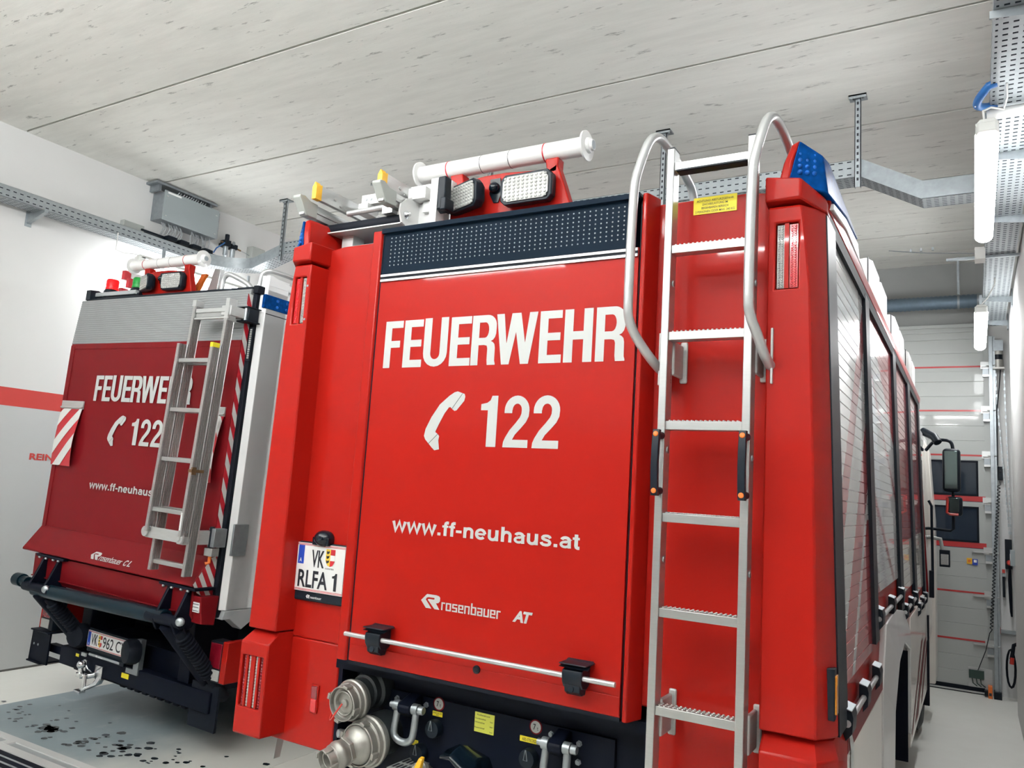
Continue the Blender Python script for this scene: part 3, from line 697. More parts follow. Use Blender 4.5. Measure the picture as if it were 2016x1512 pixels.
dv.lathe((0, 7.93, 4.51), (1, 0, 0), [(p, r) for p, r in prof], 20); dv.m(1).lathe((0, 7.93, 4.51), (1, 0, 0), [(1.69, .09), (1.735, .09)], 20)
for x in (-1.5, 0, 1.5): dv.box(x-.012, x+.012, 7.93, 7.934, 4.59, ZC); dv.lathe((x-.012, 7.93, 4.51), (1, 0, 0), [(0, .088), (.024, .088)], 20)
solo(dv, 'ventilation_duct', ['duct_blue', 'galvanised_dark'], 'blue-grey ribbed spiral duct under the ceiling above the far door', 'duct', base=(0, 7.93, 4.42))

# ------------------------------------------------------------------ floor drain and drops
dr = MB()
for a, b in ((.675, .735), (.545, .615)): dr.m(0).box(-5.6, -1.6, a, b, 0, .012)
dr.m(1).box(-5.6, -1.6, .615, .675, 0, .004); dr.m(2).box(-5.6, -1.6, .32, .545, 0, .006); dr.m(0).box(-4.22, -4.14, .612, .68, .004, .014)
for k in range(3): dr.m(1).box(-5.6, -1.6, .36+.06*k, .375+.06*k, .006, .008)
solo(dr, 'floor_drain', ['white_paint', 'body_grey', 'black_frame'], 'pale metal drain channel set in the floor at lower left', 'drain', base=(-3.6, .53, 0))
ws = MB()
def drop(x, y, r):
    n = 9; ws.poly(*[(x+r*1.0*math.cos(2*math.pi*i/n)*random.uniform(.8, 1.2), y+r*.8*math.sin(2*math.pi*i/n)*random.uniform(.8, 1.2), .0036) for i in range(n)])
for cxx, cyy, sx, sy, k, r in ((-4.85, 1.02, .18, .12, 16, .020), (-4.35, 1.0, .14, .06, 20, .026), (-4.2, .98, .05, .03, 7, .045), (-3.9, 1.02, .2, .09, 22, .024), (-3.55, 1.08, .14, .08, 18, .03), (-3.2, 1.05, .25, .12, 22, .022), (-2.75, 1.02, .3, .12, 16, .022), (-4.5, 1.35, .3, .1, 6, .02), (-2.5, 1.25, .3, .2, 10, .024)):
    for _ in range(k): drop(random.gauss(cxx, sx), random.gauss(cyy, sy), r*random.uniform(.5, 1.3))
for x, y, r in ((-1.75, 1.05, .03), (-1.6, .95, .025), (-1.5, 1.12, .03), (-1.7, .85, .022), (-1.45, .98, .02), (-1.85, .92, .03), (-1.62, 1.2, .02)): drop(x, y, r)
w_ = solo(ws, 'water_drops', 'wet_spot', 'dark water drops scattered on the wet floor behind the left truck', 'water', base=(-3.9, 1.0, .003)); w_['kind'] = 'stuff'
# ================================================================== NEAR TRUCK (rear face near y = 0, heading +y)
TA = thing('fire_truck', 'near red fire truck with FEUERWEHR 122 on its rear flap and fixed rear ladder', 'fire truck')
def A(mb, name, mats, parent=None, label=None, kind=None, **k):
    o = mb.build(name, mats, parent or TA, **k)
    return tag(o, label, kind=kind)
def xs(z): return 1.262 - .0301*(z-1.27)         # half width of the side skin at height z
# body shell: superstructure and lower rear panels
b = MB(); sec = [(xs(1.24)-.022, 1.24), (xs(2.93)-.022, 2.93), (xs(2.93)-.05, 3.02), (.95, 3.05)]
ring = [(x, z) for x, z in sec] + [(-x, z) for x, z in reversed(sec)]
b.prism(ring, 1, .07, 5.25)
for s in (-1, 1):
    xi = .755 if s < 0 else .67
    b.box(min(s*xi, s*1.235), max(s*xi, s*1.235), .07, 1.42, .79, 1.24)
    b.box(min(s*1.0, s*1.235), max(s*1.0, s*1.235), 1.42, 1.45, .6, 1.24)
b.box(.655, .67, .07, .5, .80, 1.24)
A(b, 'body', 'red_paint', bevel=.012)
A(MB().box(-.95, .95, .09, 5.2, 3.05, 3.056), 'roof_deck', 'galvanised_dark')
# recessed rear panel trim to the right of the flap (vertical fold lines)
# roof edge
b = MB()
for s in (-1, 1):
    b.prism([(s*(xs(2.93)-.05), 2.955), (s*(xs(2.93)+.004), 2.955), (s*(xs(2.93)+.008), 3.0), (s*(xs(2.93)-.006), 3.035), (s*(xs(2.93)-.06), 3.045)], 1, .10, 5.3)
A(b, 'roof_rail', 'red_paint', bevel=.004)
b = MB()
for s in (-1, 1): b.prism([(s*(xs(2.93)-.03), 2.905), (s*(xs(2.93)+.002), 2.905), (s*(xs(2.93)+.002), 2.955), (s*(xs(2.93)-.03), 2.955)], 1, .10, 5.3)
A(b, 'rail_seal', 'black_rubber')
# ---- corner covers with slot lights, beacons and lower light units
YF_ = -.035
def xr(z):
    pts = [(1.27, 1.212), (1.86, 1.201), (2.66, 1.176), (2.887, 1.155), (2.945, 1.145)]
    for (a, p), (c, q) in zip(pts[:-1], pts[1:]):
        if z <= c: return p+(q-p)*(z-a)/(c-a)
    return pts[-1][1]
def corner(s):
    m = MB(); xi = 1.044; S0, S1, Z0, Z1 = 1.068, 1.142, 2.661, 2.887
    def P(x, y, z): return (s*x, y, z)
    zs = [1.268, 1.86, Z0, Z1, 2.945]
    for a, c in zip(zs[:-1], zs[1:]):
        if a == Z0:
            m.poly(P(xi, YF_, a), P(S0, YF_, a), P(S0, YF_, c), P(xi, YF_, c)); m.poly(P(S1, YF_, a), P(xr(a), YF_, a), P(xr(c), YF_, c), P(S1, YF_, c))
            y2 = YF_+.03
            m.poly(P(S0, YF_, a), P(S0, y2, a), P(S0, y2, c), P(S0, YF_, c)); m.poly(P(S1, YF_, a), P(S1, YF_, c), P(S1, y2, c), P(S1, y2, a))
            m.poly(P(S0, YF_, a), P(S1, YF_, a), P(S1, y2, a), P(S0, y2, a)); m.poly(P(S0, YF_, c), P(S1, YF_, c), P(S1, y2, c), P(S0, y2, c))
            m.poly(P(S0, y2, a), P(S1, y2, a), P(S1, y2, c), P(S0, y2, c))
        elif c == Z0 or a == Z1:
            zc = c if c == Z0 else a; zo = a if c == Z0 else c
            m.poly(P(xi, YF_, zo), P(S0, YF_, zc), P(xi, YF_, zc)); m.poly(P(xi, YF_, zo), P(xr(zo), YF_, zo), P(S1, YF_, zc), P(S0, YF_, zc)); m.poly(P(xr(zo), YF_, zo), P(xr(zc), YF_, zc), P(S1, YF_, zc))
        else: m.poly(P(xi, YF_, a), P(xr(a), YF_, a), P(xr(c), YF_, c), P(xi, YF_, c))
        xo = lambda z: xs(z)-.002
        m.poly(P(xr(a), YF_, a), P(xo(a), .05, a), P(xo(c), .05, c), P(xr(c), YF_, c))
        m.poly(P(xo(a), .05, a), P(xo(a), .09, a), P(xo(c), .09, c), P(xo(c), .05, c))
        m.poly(P(xi, YF_, a), P(xi, YF_, c), P(xi-.012, .075, c), P(xi-.012, .075, a))
    for z in (zs[0], zs[-1]): m.poly(P(xi, YF_, z), P(xr(z), YF_, z), P(xs(z)-.002, .05, z), P(xs(z)-.002, .09, z), P(xi-.012, .075, z))
    c = A(m, 'corner_cover', 'red_paint', bevel=.006)
    y2 = YF_+.012
    for q0, q1, mt in ((S0+.004, S0+.027, 'lens_clear'), (S0+.044, S0+.070, 'lens_red')):
        k = MB(); x0, x1 = sorted((s*q0, s*q1))
        k.box(x0, x1, y2, y2+.016, Z0+.005, Z1-.005)
        n = 26
        for i in range(n):
            z = Z0+.006+(Z1-Z0-.012)*(i+.5)/n
            for j in (.3, .7): k.sphere((x0+(x1-x0)*j, y2, z), .0045, 6, 3, (1, .8, 1))
        A(k, 'light_strip', mt, c, 'white light strip' if mt == 'lens_clear' else 'red light strip')
    k = MB(); x0, x1 = sorted((s*(S0+.0285), s*(S0+.0425))); k.box(x0, x1, YF_+.004, y2+.016, Z0+.002, Z1-.002); A(k, 'slot_web', 'red_paint', c)
    k = MB()
    for z in (2.86, 2.70):
        if s < 0: k.lathe((-1.055, YF_, z-.02), (0, -1, 0), [(0, .006), (.002, .005)], 10)
    if k.v: A(k, 'screw', 'galvanised_dark', c)
    # cap under the beacon
    m = MB(); Y2 = -.055
    lo = [(1.036, Y2), (1.150, Y2), (xs(2.95)+.004, .05), (xs(2.95)+.004, .12), (1.02, .12)]
    hi = [(1.036, Y2), (1.150, Y2), (xs(3.05)+.004, .05), (xs(3.05)+.004, .12), (1.02, .12)]
    hz = [3.047, 3.03, 2.985, 2.985, 3.05]
    m.loft([[P(x, y, z) for (x, y), z in zip(lo, (2.957, 2.96, 2.932, 2.932, 2.957))], [P(x, y, z) for (x, y), z in zip(hi, hz)]])
    # housing rim that carries the blue lens
    m.loft([[P(1.075, Y2+.02, 3.03), P(1.108, Y2+.02, 3.02), P(1.16, .03, 3.02), P(1.16, .3, 3.02), P(1.06, .3, 3.03)],
            [P(1.088, Y2+.03, 3.10), P(1.116, Y2+.02, 3.10), P(1.15, .05, 3.12), P(1.15, .3, 3.12), P(1.07, .3, 3.1)],
            [P(1.108, Y2+.05, 3.165), P(1.134, Y2+.04, 3.172), P(1.16, .08, 3.172), P(1.14, .3, 3.18), P(1.09, .3, 3.175)],
            [P(1.120, Y2+.075, 3.185), P(1.136, Y2+.06, 3.185), P(1.14, .10, 3.185), P(1.13, .3, 3.19), P(1.105, .3, 3.19)]])
    cap = A(m, 'corner_cap', 'red_paint', c, bevel=.008)
    # blue lens: front facet and side facet running back
    m = MB()
    fr_ = [(1.106, Y2+.012, 3.022), (1.138, Y2+.03, 3.172), (1.205, .03, 3.128), (1.222, .03, 2.992)]
    r1 = [(1.106, .06, 3.022), (1.136, .09, 3.180), (1.212, .12, 3.138), (1.232, .12, 2.992)]
    r2 = [(1.10, .45, 3.05), (1.13, .45, 3.175), (1.208, .45, 3.138), (1.228, .45, 3.05)]
    r3 = [(1.10, .86, 3.10), (1.13, .86, 3.150), (1.205, .86, 3.125), (1.218, .86, 3.095)]
    m.loft([[P(*p) for p in q] for q in (fr_, r1, r2, r3)])
    A(m, 'beacon_lens', 'lens_blue_dark', c, 'blue corner beacon lens', bevel=.006)
    k = MB()
    for i in range(4):
        for j in range(3): k.sphere(P(1.137+.020*j+.004*(4-i)/4, Y2+.030+.026*j*.6+.003*i, 3.06+.022*i), .0085, 8, 5)
    A(k, 'beacon_led', 'lens_blue', c)
    # white fairing behind the beacon
    m = MB()
    m.loft([[P(*p) for p in q] for q in (
        [(1.15, .10, 2.975), (1.230, .10, 2.96), (1.229, .115, 2.988), (1.15, .115, 2.988)],
        [(1.12, .45, 3.03), (1.226, .45, 3.005), (1.224, .45, 3.048), (1.12, .45, 3.048)],
        [(1.10, .9, 3.03), (1.218, .9, 3.015), (1.212, .9, 3.093), (1.12, .9, 3.095)],
        [(1.08, 1.35, 3.03), (1.212, 1.35, 3.02), (1.17, 1.35, 3.11), (1.10, 1.35, 3.12)],
        [(1.08, 1.9, 3.03), (1.205, 1.9, 3.02), (1.18, 1.9, 3.05), (1.10, 1.9, 3.06)])])
    A(m, 'roof_fairing', 'body_silver', bevel=.004)
    # lower light unit
    m = MB(); YL = -.062; xi, xo, x0, x1, Z0, Z1 = 1.05, 1.217, 1.075, 1.205, .935, 1.155
    def PL(x, y, z): return (s*x, y, z)
    zs = [.82, Z0, Z1, 1.212]
    for a, c_ in zip(zs[:-1], zs[1:]):
        if a == Z0:
            m.poly(PL(xi, YL, a), PL(x0, YL, a), PL(x0, YL, c_), PL(xi, YL, c_)); m.poly(PL(x1, YL, a), PL(xo, YL, a), PL(xo, YL, c_), PL(x1, YL, c_))
            y2 = YL+.03
            m.poly(PL(x0, YL, a), PL(x0, y2, a), PL(x0, y2, c_), PL(x0, YL, c_)); m.poly(PL(x1, YL, a), PL(x1, YL, c_), PL(x1, y2, c_), PL(x1, y2, a))
            m.poly(PL(x0, YL, a), PL(x1, YL, a), PL(x1, y2, a), PL(x0, y2, a)); m.poly(PL(x0, YL, c_), PL(x1, YL, c_), PL(x1, y2, c_), PL(x0, y2, c_)); m.poly(PL(x0, y2, a), PL(x1, y2, a), PL(x1, y2, c_), PL(x0, y2, c_))
        else:
            zc = c_ if c_ == Z0 else a; zo = a if c_ == Z0 else c_
            m.poly(PL(xi, YL, zo), PL(x0, YL, zc), PL(xi, YL, zc)); m.poly(PL(xi, YL, zo), PL(xo, YL, zo), PL(x1, YL, zc), PL(x0, YL, zc)); m.poly(PL(xo, YL, zo), PL(xo, YL, zc), PL(x1, YL, zc))
        m.poly(PL(xo, YL, a), PL(1.265, .02, a), PL(1.265, .02, c_), PL(xo, YL, c_)); m.poly(PL(1.265, .02, a), PL(1.262, .25, a), PL(1.262, .25, c_), PL(1.265, .02, c_))
        m.poly(PL(xi, YL, a), PL(xi-.012, .072, a), PL(xi-.012, .072, c_), PL(xi, YL, c_))
    m.poly(PL(xi, YL, 1.212), PL(xo, YL, 1.212), PL(1.20, 0, 1.262), PL(xi, 0, 1.262)); m.poly(PL(xo, YL, 1.212), PL(1.265, .02, 1.212), PL(1.245, .06, 1.262), PL(1.20, 0, 1.262))
    m.poly(PL(1.265, .02, 1.212), PL(1.262, .25, 1.212), PL(1.245, .25, 1.262), PL(1.245, .06, 1.262)); m.poly(PL(xi, YL, 1.212), PL(xi, 0, 1.262), PL(xi-.012, .072, 1.262), PL(xi-.012, .072, 1.212))
    m.poly(PL(xi, 0, 1.262), PL(1.20, 0, 1.262), PL(1.245, .06, 1.262), PL(1.245, .25, 1.262), PL(xi-.012, .25, 1.262), PL(xi-.012, .072, 1.262))
    m.poly(PL(xi, YL, .82), PL(xo, YL, .82), PL(1.265, .02, .82), PL(1.262, .25, .82), PL(xi-.012, .072, .82))
    u = A(m, 'light_unit', 'red_paint', bevel=.007)
    for i, (q0, q1, mt) in enumerate(((.006, .022, 'lens_dark_red'), (.036, .052, 'lens_clear'), (.078, .094, 'lens_clear'), (.108, .124, 'lens_dark_red'))):
        k = MB(); a, c_ = sorted((s*(x0+q0), s*(x0+q1))); yy = YL+.014
        k.box(a, c_, yy, yy+.016, Z0+.003, Z1-.003)
        for j in range(17): k.sphere(((a+c_)/2, yy, Z0+.008+(Z1-Z0-.016)*j/16), .0085, 8, 4, (.9, .7, .8))
        A(k, 'light_strip', mt, u, 'clear light strip' if mt == 'lens_clear' else 'dark red light strip')
    k = MB()
    for q in (.022, .052, .094): 
        a, c_ = sorted((s*(x0+q+.001), s*(x0+q+(.013 if q != .052 else .025)))); k.box(a, c_, YL+.006, YL+.03, Z0+.001, Z1-.001)
    A(k, 'slot_web', 'red_paint', u)
    # amber side marker
    k = MB(); a, c_ = sorted((s*1.222, s*1.256)); k.box(a, c_, .012, .05, 1.322, 1.475); k.m(1); a, c_ = sorted((s*1.246, s*1.262)); k.box(a, c_, .016, .046, 1.34, 1.455)
    A(k, 'side_marker', ['black_plastic', 'amber'], c, 'amber side marker', bevel=.003)
    return c
for s in (1, -1): corner(s)

# ---- rear flap
m = MB(); m.box(-.645, .572, 0, .06, 1.208, 2.868); m.box(-.64, .572, -.004, 0, 1.208, 1.275)
FL = A(m, 'rear_flap', 'red_paint', bevel=.004)
m = MB(); m.box(-.650, -.645, .0, .06, 1.2, 3.05); m.box(.572, .582, .01, .06, 1.2, 3.05); m.box(-.645, .572, .0, .06, 1.192, 1.208)
A(m, 'flap_seal', 'black_rubber', FL)
m = MB()
def frame_post(x0, x1, o, lo, hi):
    m.prism([(x0, .07), (x0, -.004), (x0+.006, -.012), (x1-.006, -.012), (x1, -.004), (x1+o, .07)], 2, lo, hi)
frame_post(-.704, -.650, 0, 1.205, 3.068); A(m, 'flap_frame', 'red_paint', FL, bevel=.003)
m = MB(); frame_post(.582, .606, .02, 1.196, 3.070); A(m, 'flap_frame', 'red_paint', FL, bevel=.003)
m = MB(); m.box(-.640, .560, -.002, .06, 2.868, 3.052); m.m(1)
for i in range(48):
    for j in range(8):
        x = -.60 + (1.11)*i/47; z = 2.905 + .125*j/7
        m.sphere((x, -.002, z), .0034, 6, 3, (1, .7, 1))
m.m(0).box(-.645, .575, -.02, .07, 3.052, 3.072)
A(m, 'led_panel', ['led_panel', 'lens_clear'], FL, 'black warning panel of small lights')
m = MB()
for z0, z1 in ((2.854, 2.864), (2.832, 2.842)): m.box(-.642, .57, -.008, 0, z0, z1)
m.m(1).box(-.642, .57, -.004, 0, 2.842, 2.854)
A(m, 'trim_strip', ['aluminium', 'black_rubber'], FL)
def letters(frame_y, parent, build, dx=0., dz=0., sx=1., n=None):
    m = MB(); y = frame_y
    for fn, x0, x1 in FEUER[:n]: place2d(m, glyph(fn), (x0*sx+dx, y, 2.443+dz), EX, EZ, (x1-x0)*sx, .206 if fn is not g_U else .209)
    build(m, 'lettering', 'white_decal', parent, 'white FEUERWEHR lettering')
    m = MB()
    for fn, x0, x1 in ((g_1, -.069, .008), (g_2, .040, .152), (g_2, .170, .284)): place2d(m, glyph(fn), (x0*sx+dx, y, 2.115+dz), EX, EZ, (x1-x0)*sx, .203)
    build(m, 'emergency_number', 'white_decal', parent, 'white 122 numerals')
    m = MB(); place2d(m, PHONE, (-.341*sx+dx, y, 2.094+dz), EX, EZ, .192*sx, .243); m.m(1)
    for (a, c), (e, f) in (((.36, .275), (.12, .10)), ((.68, .705), (.93, .965))):
        p, q = Vector((-.341*sx+dx+.192*sx*a, y-.0006, 2.094+dz+.243*c)), Vector((-.341*sx+dx+.192*sx*e, y-.0006, 2.094+dz+.243*f)); d = (q-p).normalized(); nn = Vector((-d.z, 0, d.x))*.0011
        m.poly(p-nn, q-nn, q+nn, p+nn)
    build(m, 'telephone_symbol', ['white_decal', 'ink'], parent)
    m = MB(); place2d(m, grotesque('www.ff-neuhaus.at'), (-.470*sx+dx, y, 1.746+dz), EX, EZ, .862*sx, .066)
    build(m, 'web_address', 'white_decal', parent, 'white www.ff-neuhaus.at lettering')
letters(-.0012, FL, A)
m = MB(); place2d(m, RMARK, (-.293, -.0012, 1.467), EX, EZ, .092, .054); place2d(m, ROSEN, (-.193, -.0012, 1.4675), EX, EZ, .272, .043)
_at = MB(); place2d(_at, font2d('A', .045, .25), (.132, -.0012, 1.467), EX, EZ, .046, .042); place2d(_at, font2d('T', .045, .25), (.176, -.0012, 1.467), EX, EZ, .040, .042); A(_at, 'model_letters', 'white_decal', FL)
A(m, 'maker_lettering', 'white_decal', FL, 'white rosenbauer lettering with the R mark')
m = MB(); m.cyl((-.622, -.06, 1.325), (.576, -.06, 1.325), .0095, 14); BAR = A(m, 'handle_bar', 'silver_tube', FL)
for x0 in (-.503, .383):
    m = MB(); m.prism([(-.004, 1.295), (-.004, 1.372), (-.03, 1.362), (-.074, 1.348), (-.078, 1.335), (-.074, 1.308), (-.06, 1.288), (-.03, 1.282)], 0, x0, x0+.075)
    m.poly((x0-.012, -.002, 1.375), (x0+.087, -.002, 1.375), (x0+.10, -.08, 1.357), (x0-.012, -.08, 1.357)); m.box(x0-.012, x0+.092, -.08, -.002, 1.366, 1.371)
    m.prism([(-.01, 1.29), (-.07, 1.30), (-.066, 1.275), (-.045, 1.262), (-.02, 1.262)], 0, x0+.008, x0+.067)
    m.lathe((x0+.034, -.066, 1.285), (0, -1, .1), [(0, .012), (.006, .012), (.006, .008)], 12)
    A(m, 'bar_clamp', 'black_plastic', BAR, bevel=.003)
A(MB().lathe((-.008, -.004, 1.272), (0, -1, 0), [(0, .016), (.006, .015), (.008, .008), (.006, .004)], 16), 'lock', 'black_plastic', FL)

# ---- number plate with bumper lamp and camera, left recess
PL = A(MB().box(-1.045, -.745, .052, .07, 1.405, 1.665), 'number_plate', 'black_plastic', bevel=.006)
m = MB(); m.box(-1.037, -.752, .046, .052, 1.448, 1.659); m.m(1)
for z in (1.655, 1.650, 1.457, 1.452): m.box(-1.036, -.753, .0455, .0462, z-.0012, z+.0012)
m.m(2).box(-1.028, -.993, .0452, .0462, 1.566, 1.648)
A(m, 'plate_sheet', ['plate_white', 'red_tape', 'blue_plate'], PL)
m = MB(); place2d(m, font2d('VK', .022), (-.946, .0448, 1.556), EX, EZ, .077, .076); place2d(m, font2d('RLFA', .022), (-1.018, .0448, 1.465), EX, EZ, .178, .076); place2d(m, glyph(g_1), (-.815, .0448, 1.465), EX, EZ, .028, .076)
A(m, 'plate_characters', 'ink', PL, 'black VK RLFA characters')
m = MB(); place2d(m, font2d('A', .02), (-1.018, .0446, 1.574), EX, EZ, .014, .018); A(m, 'country_letter', 'plate_white', PL)
m = MB(); m.poly((-.862, .0446, 1.642), (-.835, .0446, 1.642), (-.835, .0446, 1.567), (-.85, .0446, 1.572), (-.862, .0446, 1.59)); m.m(1).poly((-.835, .0446, 1.642), (-.808, .0446, 1.642), (-.808, .0446, 1.59), (-.82, .0446, 1.572), (-.835, .0446, 1.567))
m.m(2).poly((-.835, .0444, 1.617), (-.808, .0444, 1.617), (-.808, .0444, 1.593), (-.835, .0444, 1.593)); m.m(3)
for z in (1.628, 1.608, 1.588): m.poly((-.857, .0444, z-.006), (-.851, .0444, z-.008), (-.842, .0444, z-.003), (-.84, .0444, z+.007), (-.85, .0444, z+.004), (-.858, .0444, z+.006))
place2d(m, font2d('KÄRNTEN', .01), (-.860, .0444, 1.554), EX, EZ, .05, .008)
A(m, 'crest', ['crest_yellow', 'red_tape', 'plate_white', 'ink'], PL, 'yellow and red provincial crest')
m = MB(); place2d(m, RMARK, (-.965, .0505, 1.418), EX, EZ, .022, .015); place2d(m, ROSEN, (-.94, .0505, 1.419), EX, EZ, .068, .010); A(m, 'holder_lettering', 'plate_white', PL)
m = MB(); m.sphere((-.89, .055, 1.685), .05, 20, 10, (1, .85, .75)); m.box(-.938, -.842, .03, .07, 1.655, 1.69); m.m(1).lathe((-.875, .012, 1.688), (.1, -1, .05), [(0, .012), (.006, .01), (.002, .005)], 12)
A(m, 'rear_camera', ['black_gloss', 'black_plastic'], None, 'black domed rear camera', bevel=.004)
m = MB(); m.box(-.893, -.852, .062, .07, .938, 1.056); m.m(1).box(-.889, -.856, .058, .063, 1.0, 1.052); m.m(2).box(-.889, -.856, .058, .063, .943, .998)
A(m, 'reflector', ['red_paint', 'lens_dark_red', 'lens_red'], None, 'small dark red reflector', bevel=.003)

# ---- rear ladder on the right
RL = []
m = MB()
for x0 in (.702, .985): m.box(x0, x0+.027, -.095, -.035, .72, 3.186)
LAD = A(m, 'rear_ladder', 'aluminium', None, 'aluminium rear ladder', bevel=.003)
m = MB()
for x0 in (.702, .985): m.box(x0+.001, x0+.026, -.094, -.036, 3.186, 3.19)
m.box(.735, .98, -.09, -.04, 3.102, 3.107); A(m, 'end_cap', 'black_plastic', LAD)
for i, z in enumerate([3.136] + [2.833-.3078*k for k in range(8)]):
    m = MB(); m.box(.729, .985, -.088, -.042, z-.031, z-.002)
    if i:
        for k in range(16):
            for y in (-.082, -.066, -.05): m.box(.738+.0152*k, .745+.0152*k, y-.003, y+.003, z-.002, z+.0025)
    else: m.m(1).box(.735, .98, -.086, -.044, z-.036, z-.031)
    A(m, 'rung', ['aluminium', 'black_rubber'], LAD, bevel=.0015)
for z in (2.44, 1.245):
    for x in (.73, 1.012):
        m = MB(); m.box(x-.008, x+.02, .058, .07, z-.075, z+.075); m.box(x-.008, x+.006, -.04, .062, z-.06, z+.06)
        A(m, 'ladder_bracket', 'aluminium_matt', LAD, bevel=.006)
m = MB()
for z in (2.70, 1.755, 2.12):
    for x in (.7295, 1.0125): m.lathe((x, -.06, z-(.02 if x > 1 else 0)), (1, 0, 0), [(0, .012), (.003, .011), (.004, .004)], 12)
A(m, 'bolt', 'galvanised', LAD)
m = MB(); place2d(m, font2d('2006-03', .01), (.7298, -.048, 2.40), EZ*-1, EY*.0+Vector((0, -1, 0)), .05, .009); A(m, 'stamped_date', 'ink', LAD)
for x in (.719, 1.003):
    m = MB(); path = [(x, -.115, 2.165), (x, -.145, 2.150), (x, -.152, 2.07), (x, -.145, 1.995), (x, -.115, 1.98)]
    m.loft([[(p[0]-.012, p[1]-.008, p[2]), (p[0]+.012, p[1]-.008, p[2]), (p[0]+.012, p[1]+.010, p[2]), (p[0]-.012, p[1]+.010, p[2])] for p in [(x, -.140, 2.182), (x, -.145, 2.165), (x, -.150, 2.12), (x, -.152, 2.07), (x, -.150, 2.03), (x, -.145, 1.98), (x, -.140, 1.963)]])
    for z in (2.165, 1.98): m.cyl((x, -.14, z), (x, -.094, z), .013, 12)
    m.m(1)
    for z in (2.166, 1.979): m.lathe((x, -.152, z), (0, -1, 0), [(-.002, .009), (.0035, .009), (.004, .007)], 14)
    A(m, 'grip', ['black_plastic', 'orange'], LAD, 'black grip with orange caps', bevel=.003)
# hand rails over the roof edge
def rail_path(x, xe, xm):
    p = [(xm, .0, 2.395), (xm-.012, -.07, 2.42), (x+.02, -.13, 2.49), (x+.004, -.172, 2.545), (x, -.182, 2.60), (x+.004, -.182, 3.02)]
    p += [(x+.012, -.175, 3.08), (x+.03, -.135, 3.20), (x+.038, -.10, 3.238), (x+.044, -.06, 3.253), (x+.05, -.01, 3.25), (x+.056, .05, 3.235), (xe, .24, 3.20), (xe+.004, .29, 3.17), (xe+.006, .31, 3.11), (xe+.006, .315, 3.03)]
    return p
def smooth_path(p, it=2):
    for _ in range(it):
        q = [p[0]]
        for a, b in zip(p[:-1], p[1:]):
            a_, b_ = Vector(a), Vector(b); q += [a_.lerp(b_, .25), a_.lerp(b_, .75)]
        p = q + [p[-1]]
    return p
for x, xe, xm in ((.612, .672, .683), (1.018, 1.075, 1.064)):
    m = MB(); m.tube(smooth_path(rail_path(x, xe, xm)), .0165, 12)
    h = A(m, 'handrail', 'silver_tube')
    m = MB(); m.box(xm-.004, xm+.004, -.045, .07, 2.345, 2.53)
    for z in (2.49, 2.375): m.lathe((xm+.004, .035, z), (1, 0, 0), [(0, .008), (.005, .007)], 10)
    A(m, 'rail_mount', 'aluminium_matt', h, bevel=.004)
# warning label
m = MB(); m.box(.752, .910, .0675, .07, 2.990, 3.054); m.m(1)
for i, (t, w) in enumerate((('ACHTUNG! ABSTURZGEFAHR', .135), ('DACHBELASTUNG IM', .092), ('BEGEHBAREN BEREICH', .098), ('2 PERSONEN ODER MAX. 240 KG', .143))):
    place2d(m, font2d(t, .004), (.831-w/2, .0668, 3.038-.0137*i-.002), EX, EZ, w, .0082)
A(m, 'warning_label', ['yellow_label', 'ink'], None, 'yellow roof load warning label')

# ---- chassis end under the flap
m = MB(); m.box(-.76, .66, .17, .28, .58, 1.205); m.box(-.55, .5, .15, .17, .62, 1.085); m.box(-.76, .66, .06, .17, 1.150, 1.192)
m.box(-.68, .60, .28, 5.0, .60, .88)
for x in (-.75, .64): m.box(x, x+.02, .07, .28, .60, 1.19)
CH = A(m, 'chassis', 'black_frame')
def bolt(m, x, z, r=.012, y=.15): m.lathe((x, y, z), (0, -1, 0), [(0, r), (.004, r), (.004, r*.75), (.012, r*.72), (.012, .002)], 6)
m = MB()
for x, z in ((-.334, 1.055), (-.485, 1.055), (.245, 1.055), (.361, 1.045), (.36, .98), (.34, .89)): bolt(m, x, z)
A(m, 'bolt', 'galvanised', CH)
def storz(c, d, R, name, n=3):
    """Storz coupling facing d: ring, lugs, inner seal."""
    m = MB(); c = Vector(c); d = Vector(d).normalized()
    m.lathe(c, d, [(-.075, R*.72), (-.07, R*.95), (-.05, R*1.0), (-.046, R*1.05), (-.035, R*1.05), (-.03, R*.98), (-.012, R*.94), (-.01, R*.86), (.022, R*.86), (.024, R*.80), (.004, R*.76), (.0, R*.62), (.012, R*.60), (.012, R*.54), (-.012, R*.50), (-.02, .004)], 32)
    a = d.orthogonal().normalized(); b = d.cross(a)
    for k in range(4):
        t = 2*math.pi*k/4+.5; q = a*math.cos(t)+b*math.sin(t); s_ = d.cross(q)
        for u in (0,):
            p = c + q*R*.90; e = [p + s_*i*.012 + q*j*R*.07 + d*h for i in (-1, 1) for j in (-1, 1) for h in (-.008, .028)]
            m.add(e, [(0, 1, 3, 2), (4, 6, 7, 5), (0, 4, 5, 1), (2, 3, 7, 6), (0, 2, 6, 4), (1, 5, 7, 3)])
    return A(m, name, 'cast_alloy', None, bevel=.0015)
m = MB(); m.lathe((-.603, .40, 1.10), (0, -1, -.08), [(0, .082), (.29, .082), (.30, .070), (.33, .070), (.335, .06), (.37, .06)], 24)
P1 = A(m, 'outlet_pipe', 'hose_pipe')
C1 = storz((-.597, -.05, 1.053), (-.03, -1, -.06), .080, 'hose_coupling')
m = MB(); m.lathe((-.597, -.045, 1.052), (-.03, -1, -.06), [(-.01, .045), (.0, .045), (.004, .018), (.014, .016), (.02, .005)], 16)
A(m, 'blind_cap', 'cast_alloy', C1)
